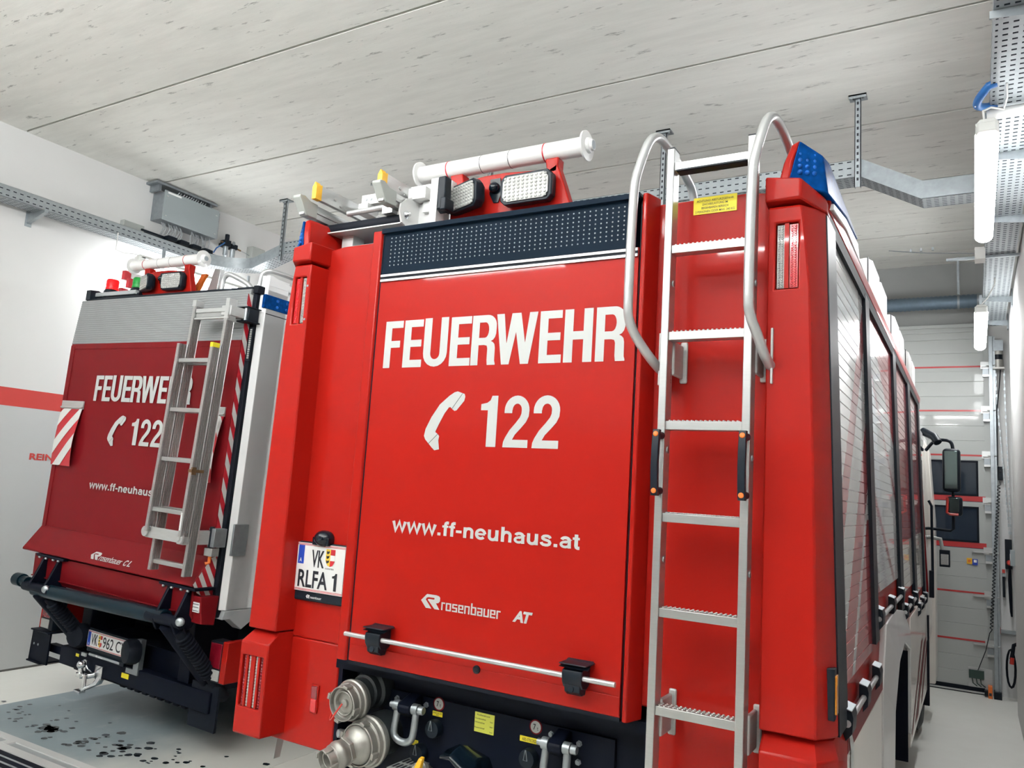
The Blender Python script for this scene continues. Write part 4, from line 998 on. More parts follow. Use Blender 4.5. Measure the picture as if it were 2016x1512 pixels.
A(MB().tube(smooth_path([(-.600, -.065, 1.052), (-.612, -.085, 1.02), (-.640, -.08, .985), (-.675, -.05, .975), (-.695, .0, 1.0), (-.69, .03, 1.03)]), .0035, 6), 'safety_wire', 'red_plastic', C1)
A(MB().box(-.71, -.682, .0, .03, 1.0, 1.04), 'tag', 'green_plastic', C1)
m = MB(); m.lathe((-.535, .42, .915), (.02, -1, -.01), [(0, .088), (.37, .088)], 28)
A(m, 'suction_pipe', 'hose_pipe')
C2 = storz((-.515, -.03, .906), (-.06, -1, -.05), .098, 'hose_coupling')
m = MB(); m.lathe((-.517, -.03, .905), (-.10, -1, -.12), [(-.02, .078), (.018, .077), (.036, .066), (.055, .048), (.075, .042), (.10, .042)], 28)
m.lathe((-.524, -.095, .896), (-.2, -1, -.2), [(0, .056), (.02, .056)], 6)
RED2 = A(m, 'reducer', 'cast_alloy', C2, bevel=.002)
storz((-.545, -.175, .876), (-.25, -1, -.25), .052, 'hose_coupling')
m = MB(); m.lathe((-.612, -.02, .925), (-.5, -1, .1), [(-.02, .012), (.02, .018), (.03, .016), (.035, .005)], 12); A(m, 'drain_valve', 'galvanised', C2)
def shackle(x, z, w):
    m = MB(); y = .085; r = .0145
    p = [(x-w, y, z)]+[(x-w, y, z-.03), (x-w*1.05, y-.01, z-.09)] + [(x-w*1.05*math.cos(math.pi*i/8), y-.012, z-.098-.035*math.sin(math.pi*i/8)) for i in range(1, 8)] + [(x+w*1.05, y-.01, z-.09), (x+w, y, z-.03), (x+w, y, z)]
    m.tube(smooth_path(p, 1), r, 10)
    for q in (-1, 1): m.lathe((x+q*w-.014, y, z), (1, 0, 0), [(0, .022), (.028, .022)], 14)
    o = A(m, 'shackle', 'galvanised', None, 'galvanised bow shackle')
    m = MB(); m.cyl((x-w-.034, y, z), (x+w+.034, y, z), .0125, 12); m.lathe((x+w+.03, y, z), (1, 0, 0), [(-.014, .017), (.004, .017), (.008, .014), (.008, .008)], 14)
    A(m, 'shackle_pin', 'galvanised', o)
    m = MB(); m.prism([(.15, z-.045), (.15, z+.045), (.10, z+.03), (.062, z+.012), (.056, z), (.062, z-.02), (.10, z-.04)], 0, x-w+.016, x+w-.016); A(m, 'tow_eye', 'black_frame', o, bevel=.006)
shackle(-.386, 1.048, .047); shackle(.300, 1.040, .044)
def load_sign(x, z):
    m = MB(); m.lathe((x, .149, z), (0, -1, 0), [(0, .027), (.002, .027)], 24); m.m(1).lathe((x, .147, z), (0, -1, 0), [(0, .022), (.0006, .022)], 24); m.m(2)
    place2d(m, font2d('7', .03), (x-.010, .1456, z-.011), EX, EZ, .011, .022); place2d(m, font2d('t', .01), (x+.006, .1456, z-.011), EX, EZ, .006, .012)
    A(m, 'load_sign', ['red_dull', 'grey_plastic', 'ink'], CH, 'round 7 t load sign')
load_sign(-.272, 1.07); load_sign(.178, 1.068)
def label(x0, x1, z0, z1, lines, mats=('yellow_label', 'ink'), y=.149):
    m = MB(); m.box(x0, x1, y-.0015, y+.001, z0, z1); m.m(1)
    for t, x, z, w, h in lines: place2d(m, font2d(t, .005), (x, y-.0022, z), EX, EZ, w, h)
    A(m, 'label', list(mats), CH)
label(-.300, -.252, 1.021, 1.039, [('ANSCHLUSS', -.298, 1.030, .044, .007), ('24V', -.282, 1.0235, .014, .005)])
label(-.412, -.362, .888, .908, [('ANSCHLUSS', -.408, .899, .042, .006), ('DRUCKLUFT', -.408, .891, .042, .006)])
label(-.096, -.006, 1.0, 1.074, [('Reifendruck', -.085, 1.062, .06, .006), ('Vorderachse', -.094, 1.048, .05, .006), ('bar', -.024, 1.044, .014, .005), ('Hinterachse', -.094, 1.034, .045, .006), ('bar', -.024, 1.026, .014, .005), ('Reserverad', -.094, 1.014, .045, .006), ('bar', -.024, 1.006, .014, .005)], ('yellow_green', 'ink'))
label(.112, .205, 1.006, 1.026, [('ABS-STECKDOSE', .122, 1.010, .08, .011)])
def socket(x, z):
    m = MB(); m.lathe((x, .149, z), (0, -1, 0), [(0, .036), (.02, .036), (.035, .032), (.036, .01)], 20); o = A(m, 'socket', 'black_plastic', CH)
    m = MB(); m.tube([(x-.003, .108, z+.035), (x-.008, .106, z-.002), (x+.008, .106, z-.002), (x-.001, .108, z+.035)], .0016, 5); A(m, 'wire_clip', 'galvanised', CH)
socket(-.278, .975); socket(.162, .955); socket(-.345, .868)
m = MB(); m.lathe((-.075, .16, .78), (0, -.05, 1), [(0, .055), (.12, .055), (.125, .04)], 18); m.box(-.13, -.02, .02, .16, .74, .84)
m.loft([[(-.135, .06, .945), (-.135, .02, .952), (-.135, -.03, .94), (-.135, -.03, .93), (-.135, .06, .925)], [(-.075, .08, .965), (-.075, .02, .985), (-.075, -.05, .955), (-.075, -.05, .94), (-.075, .08, .93)], [(.012, .1, .935), (.012, .02, .95), (.012, -.06, .915), (.012, -.06, .89), (.012, .1, .89)], [(.03, .1, .90), (.03, .04, .91), (.03, -.03, .88), (.03, -.03, .86), (.03, .1, .86)]])
A(m, 'tow_coupling', 'black_gloss', None, 'black tow coupling jaw', bevel=.006)
m = MB(); m.lathe((-.255, .04, .83), (-.1, -.7, .5), [(-.05, .04), (.02, .044), (.03, .036), (.032, .012)], 16)
hp_ = A(m, 'air_coupling', 'cast_alloy'); m = MB(); m.loft([[(-.275, -.01, .80), (-.245, -.01, .80), (-.245, .02, .80), (-.275, .02, .80)], [(-.265, -.02, .85), (-.235, -.02, .85), (-.235, .01, .85), (-.265, .01, .85)], [(-.25, .0, .90), (-.232, .0, .90), (-.232, .02, .905), (-.25, .02, .905)]])
A(m, 'coupling_lever', 'yellow_cap', hp_, 'yellow lever', bevel=.004)
m = MB(); m.box(-.40, -.30, .0, .22, .70, .835); m.m(1)
for i in range(5):
    for j in range(3): m.box(-.392+.019*i, -.381+.019*i, .02+.065*j, .065+.065*j, .835, .8358)
A(m, 'step_box', ['aluminium_matt', 'ink'], None, 'pale perforated step box')

# ---- work light mast on the roof (also on the other truck)
def mast(BF, par, dx, dy, dz):
    def T(x, y, z): return (x+dx, y+dy, z+dz)
    m = MB()
    body = [(-.512, .30-.3, 3.09), (-.512, 0, 3.372), (-.448, 0, 3.385), (-.33, 0, 3.398), (-.214, 0, 3.398), (.006, 0, 3.378), (.05, 0, 3.40), (.085, 0, 3.31), (.125, 0, 3.20), (.125, 0, 3.09)]
    m.loft([[T(x, y, z) for x, _, z in body] for y in (0, .05)])
    for x0, x1, x2 in ((-.515, -.455, -.445), (.0, .055, .052)):
        m.loft([[T(x, y, z) for x, z in ((x0, 3.36), (x2, 3.36), (x1, 3.43), (x0-.012, 3.43), )] for y in (0, .06)])
    b_ = BF(m, 'mast_carrier', 'red_paint', par, bevel=.006)
    m = MB(); m.lathe(T(-.72, .03, 3.471), (1, 0, 0), [(0, .043), (.895, .043)], 28)
    for x in (-.36, -.205): m.m(1).lathe(T(x, .03, 3.471), (1, 0, 0), [(0, .0434), (.003, .0434)], 28)
    m.m(2)
    for x in (-.553, -.026): m.lathe(T(x, .03, 3.471), (1, 0, 0), [(0, .0445), (.006, .0445)], 28)
    BF(m, 'mast_tube', ['white_paint', 'ink', 'red_tape'], par, 'white tube across the light mast')
    for x, s in ((-.725, -1), (.176, 1)):
        m = MB(); m.lathe(T(x, .03, 3.471), (s, 0, 0), [(-.006, .045), (-.004, .067), (.004, .067), (.008, .035), (.02, .033), (.024, .026), (.034, .024)], 32); m.m(1).lathe(T(x+s*.03, .03, 3.471), (s, 0, 0), [(0, .020), (.005, .019)], 16)
        BF(m, 'end_flange', ['white_paint', 'galvanised_dark'], par)
    for c, rz, rx, hx, hz in (((-.073, -.045, 3.286), .0, .04, .130, .070), ((-.405, -.055, 3.286), -.36, .06, .112, .066)):
        R = Euler((rx, 0, rz)).to_matrix(); m = MB(); cc = Vector(T(*c))
        def q(x, y, z): return cc + R @ Vector((x, y, z))
        k = .022
        oct_ = lambda hx, hz, y: [q(x, y, z) for x, z in ((-hx+k, -hz), (hx-k, -hz), (hx, -hz+k), (hx, hz-k), (hx-k, hz), (-hx+k, hz), (-hx, hz-k), (-hx, -hz+k))]
        m.loft([oct_(hx, hz, -.01), oct_(hx, hz, .03), oct_(hx*.85, hz*.8, .055)])
        h_ = BF(m, 'work_light', 'black_plastic', par, 'black framed square work light', bevel=.004)
        m = MB(); m.loft([oct_(hx*.88, hz*.82, -.016), oct_(hx*.88, hz*.82, -.008)])
        for i in range(10):
            for j in range(7): m.sphere(q(-hx*.78+hx*1.56*i/9, -.016, -hz*.7+hz*1.4*j/6), .008, 6, 3, (1, .5, .8))
        BF(m, 'light_lens', 'lens_clear', h_)
    m = MB(); m.loft([[T(x, y, z) for x, z in ((-.292, 3.372), (-.238, 3.372), (-.228, 3.30), (-.243, 3.256), (-.268, 3.256), (-.292, 3.30))] for y in (-.006, .0)]); m.sphere(T(-.264, -.012, 3.326), .026, 14, 8)
    BF(m, 'mast_camera', 'black_gloss', par)
mast(A, None, 0, .30, 0)

# ---- roof ladder gear: roller, cheek plate, rack
m = MB(); m.cyl((-1.175, .15, 3.172), (-.652, .15, 3.172), .031, 18); A(m, 'ladder_roller', 'black_rubber')
m = MB(); m.loft([[(x, y, z) for x, z in ((-1.19, 3.14), (-.645, 3.14), (-.645, 3.146), (-1.184, 3.146), (-1.184, 3.225), (-1.19, 3.225))] for y in (.10, .34)])
m.box(-1.19, -.645, .34, .346, 3.14, 3.20); m.box(-1.05, -.98, .16, .24, 3.045, 3.14); m.box(-.8, -.74, .3, .34, 3.045, 3.14)
A(m, 'roller_tray', 'aluminium_matt')
m = MB(); cpl = [(.10, 3.145), (.08, 3.19), (.085, 3.23)] + [(.20-.115*math.cos(math.radians(a)), 3.19+.10*math.sin(math.radians(a))) for a in (30, 50, 70, 90)] + [(.32, 3.29), (.32, 3.13), (.14, 3.13)]
m.prism(cpl, 0, -.645, -.635); m.box(-.635, -.53, .22, .32, 3.05, 3.27); m.m(1).lathe((-.645, .125, 3.186), (-1, 0, 0), [(-.016, .017), (.005, .017)], 6); m.lathe((-.634, .125, 3.186), (1, 0, 0), [(0, .02), (.004, .02), (.012, .011), (.022, .009)], 14)
A(m, 'cheek_plate', ['white_paint', 'chrome'], None, 'white rounded ladder cheek plate')
m = MB(); m.box(-.53, -.49, .16, .22, 3.05, 3.36); m.box(-1.02, -.47, .24, .28, 3.325, 3.375); m.box(-1.02, -.96, .22, .30, 3.27, 3.325); m.box(-.66, -.56, .16, .26, 3.275, 3.33); m.box(-.60, -.5, .2, .26, 3.22, 3.27)
m.m(1)
for x in (-.99, -.96, -.66, -.52): m.lathe((x, .24, 3.35), (0, -1, 0), [(0, .008), (.005, .007)], 8)
A(m, 'ladder_rack', ['white_paint', 'galvanised'])
m = MB(); m.prism([(.14, 3.355), (.19, 3.355), (.195, 3.26), (.20, 3.20), (.17, 3.185), (.14, 3.20)], 0, -.475, -.435); m.box(-.45, -.42, .13, .2, 3.19, 3.25); A(m, 'rack_latch', 'black_plastic', None, 'black rack latch', bevel=.005)
m = MB(); m.cyl((-.99, .12, 3.235), (-.66, .12, 3.24), .014, 12); m.box(-.76, -.70, .10, .14, 3.2, 3.27); A(m, 'cross_rod', 'silver_tube')

# white storage fins along the right roof edge
for y0 in (2.25, 3.75, 5.2):
    for k, dyy in enumerate((0, .5)):
        m = MB(); prof = [(.98, 3.03)] + [(1.02+.04*(1-math.cos(math.radians(a))), 3.38+.08*math.sin(math.radians(a))) for a in (0, 45, 90)] + [(1.10, 3.465), (1.135, 3.44), (1.135, 3.03)]
        prof = [(x_, 3.03+(z_-3.03)*.93) for x_, z_ in prof]; m.prism(prof, 1, y0+dyy, y0+dyy+.38); m.m(1).prism([(1.105, 3.05), (1.105, 3.438), (1.112, 3.438), (1.112, 3.05)], 1, y0+dyy-.004, y0+dyy+.384)
        A(m, 'roof_box', ['white_paint', 'ink'], None, 'white box on the roof edge', bevel=.006)

# ---- sides: shutters, posts, clamps, wheel arches, wheels, cab
def skin(s, y0, y1, z0, z1, dx=0.):
    return [(s*(xs(z)+dx), y, z) for y, z in ((y0, z0), (y1, z0), (y1, z1), (y0, z1))]
def shutter(s, y0, y1, z0, mt):
    m = MB(); pts = []; p = .044; z = z0
    while z < 2.905:
        zt = min(z+p, 2.91); pts += [(xs(z+.003)-.012, z+.003), (xs(zt-.002)-.012, zt-.002), (xs(zt)-.0165, zt)]; z += p
    ring = [(s*x, zz) for x, zz in pts] + [(s*(xs(2.91)-.03), 2.91), (s*(xs(z0)-.03), z0)]
    m.prism(ring, 1, y0, y1)
    o = A(m, 'roller_shutter', mt, None, 'white and red printed roller shutter', angle=20)
    return o
posts = [(.06, .245), (1.14, 1.29), (2.55, 2.76), (3.78, 4.02), (5.02, 5.2)]
cells = [(.27, 1.14, 1.37, 'shutter_rear'), (1.33, 2.55, 1.585, 'shutter_middle'), (2.82, 3.78, 1.47, 'shutter_front'), (4.06, 5.02, 1.37, 'shutter_front')]
for s in (1, -1):
    for (y0, y1) in posts:
        m = MB(); zb = 1.268 if y0 < 1 or y0 > 4 else 1.40
        m.loft([[(s*(xs(z)-.02), y0, z), (s*(xs(z)+.003), y0, z), (s*(xs(z)+.003), y1, z), (s*(xs(z)-.02), y1, z)] for z in (zb, 1.9, 2.93)])
        A(m, 'shutter_post', 'black_plastic')
    m = MB()
    for y0, y1, z0, mt in cells:
        for a, c in ((y0-.022, y0), ):
            m.loft([[(s*(xs(z)-.02), a, z), (s*(xs(z)-.004), a, z), (s*(xs(z)-.004), c, z), (s*(xs(z)-.02), c, z)] for z in (z0-.01, 2.91)])
    A(m, 'shutter_guide', 'galvanised_dark')
    for i, (y0, y1, z0, mt) in enumerate(cells):
        sh = shutter(s, y0, y1, z0, mt)
        zb = z0-.095
        m = MB(); x = xs(zb)+.004; m.cyl((s*x, y0-.05, zb), (s*x, y1+.05, zb), .0105, 12); m.cyl((s*x, y0-.055, zb), (s*x, y0-.045, zb), .0115, 12)
        bar = A(m, 'shutter_bar', 'silver_tube', sh)
        for yc in (y0-.0, (y0+y1)/2, y1-.0):
            m = MB(); m.prism([(s*(xs(zb)-.012), zb+.045), (s*(x+.012), zb+.038), (s*(x+.017), zb+.018), (s*(x+.014), zb-.03), (s*(x-.005), zb-.055), (s*(xs(zb)-.012), zb-.03)], 1, yc-.05, yc+.05)
            m.m(1).prism([(s*(xs(zb)-.012), zb+.046), (s*(x+.014), zb+.039), (s*(x+.014), zb+.042), (s*(xs(zb)-.012), zb+.051)], 1, yc-.055, yc+.055)
            A(m, 'bar_clamp', ['black_plastic', 'galvanised'], bar, bevel=.003)
    # lower skirt behind the corner: red over silver-rose panel
    m = MB(); m.m(0).box(*sorted((s*1.20, s*1.263)), .25, 1.40, 1.17, 1.268); m.m(1).box(*sorted((s*1.19, s*1.262)), .25, 1.36, .62 if s > 0 else .82, 1.168)
    for a, c in ((.27, .36),): m.m(2).poly(*[(s*1.2645, y, z) for y, z in ((a, 1.235), (a+.03, 1.25), (c+.04, 1.17), (a+.02, .62), (a-.02, .62), (a+.05, 1.165))])
    A(m, 'side_skirt', ['red_dull', 'cream', 'white_decal'], None, bevel=.004)
    # wheel arch trim: angular white band
    out = [(1.38, .62), (1.40, 1.18), (1.56, 1.44), (2.05, 1.46), (2.62, 1.40), (3.16, 1.22), (3.2, .60)]
    inn = [(1.74, .62), (1.80, 1.0), (2.06, 1.19), (2.10, 1.20), (2.62, 1.22), (3.08, 1.12), (3.12, .60)]
    m = MB()
    for i_, ((a, b_), (c, d)) in enumerate(zip(zip(out[:-1], out[1:]), zip(inn[:-1], inn[1:]))):
        xi = (1.15, 1.15, 1.15, 1.17, 1.21, 1.245, 1.245)
        m.loft([[(s*X, y, z) for X, (y, z) in ((1.235, a), (1.266, a), (1.285 if i_ < 4 else 1.272, c), (xi[i_], c))], [(s*X, y, z) for X, (y, z) in ((1.235, b_), (1.266, b_), (1.285 if i_ < 3 else 1.272, d), (xi[i_+1], d))]])
    A(m, 'wheel_arch', 'white_paint', None, bevel=.006)
    # wheel
    def wheel(y):
        m = MB(); m.lathe((s*.86, y, .50), (s, 0, 0), [(0, .30), (.01, .42), (.05, .49), (.10, .50), (.24, .50), (.30, .485), (.335, .42), (.335, .30)], 36)
        t = A(m, 'wheel', 'black_rubber'); m = MB(); m.lathe((s*1.10, y, .50), (s, 0, 0), [(0, .30), (.06, .30), (.06, .26), (.0, .22), (.02, .12), (.06, .10), (.07, .02)], 24); A(m, 'hub', 'galvanised_dark', t)
    wheel(2.42); wheel(5.9)
    m = MB(); m.box(*sorted((s*.80, s*1.235)), 1.75, 3.1, 1.20, 1.24); m.box(*sorted((s*.78, s*.82)), 1.75, 3.1, .7, 1.24); m.box(*sorted((s*.8, s*1.256)), 3.05, 3.07, .45, 1.11)
    A(m, 'wheel_well', 'black_frame')
    # panel between wheel arch and cab
    m = MB(); m.box(*sorted((s*1.19, s*1.262)), 3.2, 5.2, .50, 1.30); m.m(1)
    for p in (((3.25, .55), (3.35, .55), (4.6, 1.0), (4.4, 1.0)), ((3.6, .55), (3.95, .55), (5.1, .95), (4.75, .95)), ((4.3, .55), (4.45, .55), (5.15, .82), (5.15, .90))): m.poly(*[(s*1.264, y, z) for y, z in p])
    A(m, 'side_panel', ['cream', 'red_dull'], None, bevel=.004)
# cab: body-coloured shell with side windows
m = MB(); csec = [(1.20, .62), (1.262, .9), (1.255, 1.55), (1.20, 2.75), (1.05, 2.93)]
ring = csec + [(-x, z) for x, z in reversed(csec)]
m.prism(ring, 1, 5.25, 6.85)
CAB = A(m, 'cab', 'white_paint', None, 'white driver cab', bevel=.03)
for s in (1, -1):
    wx = lambda z: 1.257-.046*(z-1.55)
    m = MB(); m.add([(s*wx(z), y, z) for y, z in ((5.36, 1.95), (5.40, 2.68), (6.05, 2.68), (6.35, 1.95), (6.3, 1.72), (5.75, 1.66))], [(0, 1, 2, 3, 4, 5)])
    A(m, 'side_window', 'vehicle_glass', CAB)
    m = MB()
    for y0, y1 in ((5.27, 5.33), ): m.loft([[(s*(wx(z)-.02), y0, z), (s*(wx(z)+.006), y0, z), (s*(wx(z)+.006), y1, z), (s*(wx(z)-.02), y1, z)] for z in (1.3, 2.7)])
    A(m, 'door_pillar', 'red_dull', CAB)
    m = MB(); m.tube([(s*1.285, 5.75, 1.30), (s*1.29, 5.75, 1.42), (s*1.285, 5.76, 2.05), (s*1.26, 5.76, 2.1)], .012, 8); m.m(1).box(*sorted((s*1.262, s*1.30)), 5.70, 5.80, 1.22, 1.46); A(m, 'grab_handle', ['black_plastic', 'black_rubber'], CAB)
    m = MB(); m.loft([[(s*x_, y_, z_) for x_, y_ in ((1.15, 6.25), (w_, 6.3), (w_, 6.75), (1.15, 6.9))] for z_, w_ in ((.36, 1.285), (1.2, 1.29), (1.9, 1.285), (2.6, 1.24), (2.78, 1.18))]); A(m, 'cab_corner', 'cream', CAB, bevel=.01)
    m = MB(); m.box(*sorted((s*1.2, s*1.275)), 5.3, 5.36, .35, 1.1); A(m, 'mud_guard', 'black_rubber')
    # mirrors
    m = MB(); m.tube(smooth_path([(s*1.22, 6.2, 2.60), (s*1.30, 6.15, 2.70), (s*1.42, 6.12, 2.70), (s*1.455, 6.12, 2.66), (s*1.455, 6.12, 2.56)]), .016, 10); AR = A(m, 'mirror_arm', 'black_plastic', None, 'black mirror arm')
    m = MB(); m.tube([(s*1.455, 6.1, 2.3), (s*1.455, 6.1, 1.85), (s*1.43, 6.1, 1.83), (s*1.22, 6.15, 1.84)], .014, 10); A(m, 'lower_arm', 'black_plastic', AR)
    m = MB(); m.tube([(s*1.2, 6.1, 2.78), (s*1.30, 6.0, 2.72), (s*1.335, 5.96, 2.66)], .038, 12); A(m, 'arm_joint', 'black_plastic', AR)
    m = MB(); m.box(*sorted((s*1.368, s*1.522)), 6.0, 6.10, 2.195, 2.61); mh = A(m, 'mirror_housing', 'black_plastic', AR, bevel=.035, seg=3)
    m = MB(); m.box(*sorted((s*1.385, s*1.495)), 5.994, 6.001, 2.225, 2.585); A(m, 'mirror_glass', 'mirror_glass', AR, bevel=.01)
    m = MB(); m.box(*sorted((s*1.40, s*1.535)), 6.0, 6.09, 1.97, 2.155); A(m, 'kerb_mirror_housing', 'black_plastic', AR, bevel=.03, seg=3)
    m = MB(); m.box(*sorted((s*1.42, s*1.505)), 5.992, 6.001, 2.01, 2.14); A(m, 'kerb_mirror_glass', 'mirror_glass', AR, bevel=.01)
    m = MB(); m.tube([(s*1.41, 5.99, 2.14), (s*1.405, 5.985, 2.0), (s*1.43, 5.985, 1.985), (s*1.50, 5.985, 1.985)], .012, 8); A(m, 'mirror_reflector', 'red_plastic', AR)
    m = MB(); m.box(*sorted((s*1.33, s*1.42)), 6.2, 6.28, 1.48, 1.64); m.m(1).box(*sorted((s*1.342, s*1.408)), 6.19, 6.2, 1.50, 1.60); m.tube([(s*1.36, 6.24, 1.62), (s*1.34, 6.24, 1.74), (s*1.2, 6.24, 1.76)], .02, 8); A(m, 'side_lamp', ['black_plastic', 'lens_clear'], None, bevel=.004)

# ---- extension ladder lying on the near truck's roof
RLD = thing('roof_ladder', 'aluminium roof ladder with yellow tips lying on the near truck above the number plate', 'ladder', (-.91, .15, 3.206))
def LB(m, name, mats, par=None, label=None, **k): return tag(m.build(name, mats, par or RLD, **k), label)
for x in (-1.16, -.67):
    m = MB(); m.box(x-.016, x+.016, -.02, 3.6, 3.208, 3.275); m.box(x-.004, x+.022, .0, 3.6, 3.235, 3.25); r_ = LB(m, 'lower_rail', 'aluminium', bevel=.002)
    m = MB(); m.prism([(.06, 3.206), (-.005, 3.204), (-.025, 3.225), (-.042, 3.255), (-.062, 3.278), (-.060, 3.292), (-.03, 3.296), (.01, 3.280), (.06, 3.278)], 0, x-.024, x+.024); LB(m, 'rubber_foot', 'grey_plastic', r_, 'grey rubber foot', bevel=.003)
    m = MB(); m.lathe((x+.016, .05, 3.245), (1, 0, 0), [(0, .012), (.003, .01)], 10); LB(m, 'bolt', 'galvanised', r_)
for x in (-1.105, -.70):
    m = MB(); m.box(x-.012, x+.012, .03, 3.6, 3.285, 3.36); m.lathe((x+.012, .17, 3.305), (1, 0, 0), [(0, .010), (.004, .008)], 10); m.lathe((x+.012, .21, 3.30), (1, 0, 0), [(0, .010), (.004, .008)], 10); m.lathe((x+.012, .13, 3.325), (1, 0, 0), [(0, .010), (.004, .008)], 10); r_ = LB(m, 'upper_rail', 'aluminium', bevel=.002)
    m = MB(); m.loft([[(x-.014, y, zb), (x+.014, y, zb), (x+.014, y, zt), (x-.014, y, zt)] for y, zb, zt in ((.035, 3.283, 3.362), (-.005, 3.284, 3.35))]); m.prism([(x-.013, 3.35), (x+.013, 3.35), (x, 3.372)], 1, -.004, .03); LB(m, 'yellow_tip', 'yellow_cap', r_, 'yellow end tip', bevel=.002)
for k in range(11):
    y = .3+.3*k
    LB(MB().cyl((-1.095, y, 3.32), (-.71, y, 3.32), .016, 12), 'rung', 'aluminium'); LB(MB().cyl((-1.145, y+.1, 3.243), (-.685, y+.1, 3.243), .016, 12), 'rung', 'aluminium')
# ================================================================== FAR TRUCK WITH TAIL LIFT (own frame, slightly rolled on its springs)
OB = Vector((-3.89, 1.1, 0)); RBE = (math.radians(-.54974), math.radians(1.62898), math.radians(-.78326))
RBM = Euler(RBE).to_matrix()
TB = thing('fire_truck', 'far red truck with grey-topped tail lift and round red roof beacon', 'fire truck', OB, RBE, local=(0, 0, 0))
def B(mb, name, mats, parent=None, label=None, kind=None, **k): return tag(mb.build(name, mats, parent or TB, **k), label, kind=kind)
XB = -.06           # lengthwise centre line of the body
# body
m = MB()
sec = [(-1.19, 1.05), (1.065, 1.05), (1.065, 3.30), (1.04, 3.33), (-1.16, 3.33), (-1.19, 3.30)]
m.prism(sec, 1, .105, 4.6)
m.loft([[(x, y, z) for x, y in ((1.03, .07), (1.065, .105), (1.065, .3), (1.0, .3))] for z in (1.05, 3.40)]); m.loft([[(x, y, z) for x, y in ((-1.155, .07), (-1.19, .105), (-1.19, .3), (-1.1, .3))] for z in (1.05, 3.33)])
m.loft([[(1.03, y, 3.33), (1.066, y, 3.33), (1.066, y, zt), (1.03, y, zt)] for y, zt in ((.105, 3.41), (.14, 3.41), (.5, 3.345))])
B(m, 'body', 'body_silver', bevel=.006)
m = MB(); m.loft([[(x, .15, .99), (x, .26, .91), (x, .40, 1.0), (x, .9, 1.0), (x, .9, 1.048), (x, .1, 1.048), (x, .085, .99)] for x in (.98, 1.067)]); B(m, 'side_skirt', 'body_grey', bevel=.004)
B(MB().box(.97, 1.068, .9, 3.6, .6, 1.048), 'side_skirt', 'body_grey', bevel=.004); B(MB().box(-1.19, -1.0, .25, 3.6, .85, 1.048), 'side_skirt', 'body_grey', bevel=.004)
for q_ in ((.99, 1.03, .045, .11, 1.0, 3.26), (-1.15, -1.09, .06, .11, 1.0, 3.3), (1.0, 1.05, .03, .1, 3.26, 3.315)): B(MB().box(*q_), 'rear_seal', 'black_rubber', bevel=.003)
m = MB(); m.box(1.0, 1.072, .085, .75, 3.165, 3.265); m.m(1)
for i in range(6):
    for j in range(2): m.sphere((1.073, .20+.09*i, 3.192+.046*j), .015, 8, 4, (.4, 1, .8))
m.m(2).box(1.062, 1.0685, .11, 2.2, 3.125, 3.131)
B(m, 'side_beacon', ['lens_blue_dark', 'lens_blue', 'ink'], None, 'dark blue beacon strip', bevel=.004)
m = MB(); m.box(1.012, 1.045, .035, .05, 2.77, 3.01); m.m(1)
for i in range(14): m.box(1.018, 1.038, .033, .036, 2.785+.0155*i, 2.797+.0155*i)
B(m, 'side_light_strip', ['black_plastic', 'lens_clear'], bevel=.003)
# tail lift platform (closed): grey ribbed top, red panel, folded lip
m = MB(); tz = [2.911]
prof = [(0, 2.913)]
z = 2.915
while z < 3.28:
    yy = .03*(z-2.91)/.385; prof += [(yy-.0015, z), (yy-.0015, z+.011), (yy+.002, z+.0125), (yy+.002, z+.0165)]; z += .018
prof += [(.03, 3.292), (.05, 3.296), (.07, 3.296), (.045, 2.913)]
m.loft([[(x0 if not left else x0, y, z) for y, z in prof] for x0, left in ((-1.125, 1), (.985, 0))], angle=20) if False else m.loft([[(x0, y, z) for y, z in prof] for x0 in (-1.125, .985)])
TL_ = B(m, 'tail_lift', 'lift_grey', None, 'grey ribbed top of the closed tail lift', angle=15)
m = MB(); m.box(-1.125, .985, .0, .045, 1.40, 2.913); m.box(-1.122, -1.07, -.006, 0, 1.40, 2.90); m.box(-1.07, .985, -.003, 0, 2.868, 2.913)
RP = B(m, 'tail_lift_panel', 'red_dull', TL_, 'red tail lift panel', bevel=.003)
m = MB(); m.loft([[(x, .045, 1.405), (x, -.002, 1.405), (x, -.128, 1.228), (x, -.13, 1.215), (x, -.12, 1.21), (x, .045, 1.19)] for x in (-1.125, .985)])
B(m, 'tail_lift_lip', 'red_dull', TL_, bevel=.005)
m = MB(); m.loft([[(x, -.09, 1.195), (x, -.085, 1.02), (x, -.06, .985), (x, .05, .985), (x, .05, 1.195)] for x in (-1.0, .96)]); m.loft([[(-1.0, y, z) for y, z in ((-.10, 1.03), (-.094, 1.018), (-.085, 1.018), (-.085, 1.03))], [(.80, y, z) for y, z in ((-.10, 1.03), (-.094, 1.018), (-.085, 1.018), (-.085, 1.03))]])
m.loft([[(x, -.085, 1.15), (x, -.06, .97), (x, .05, .955), (x, .06, 1.15)] for x in (.80, 1.04)])
B(m, 'lower_panel', 'red_dull', TL_, bevel=.012)
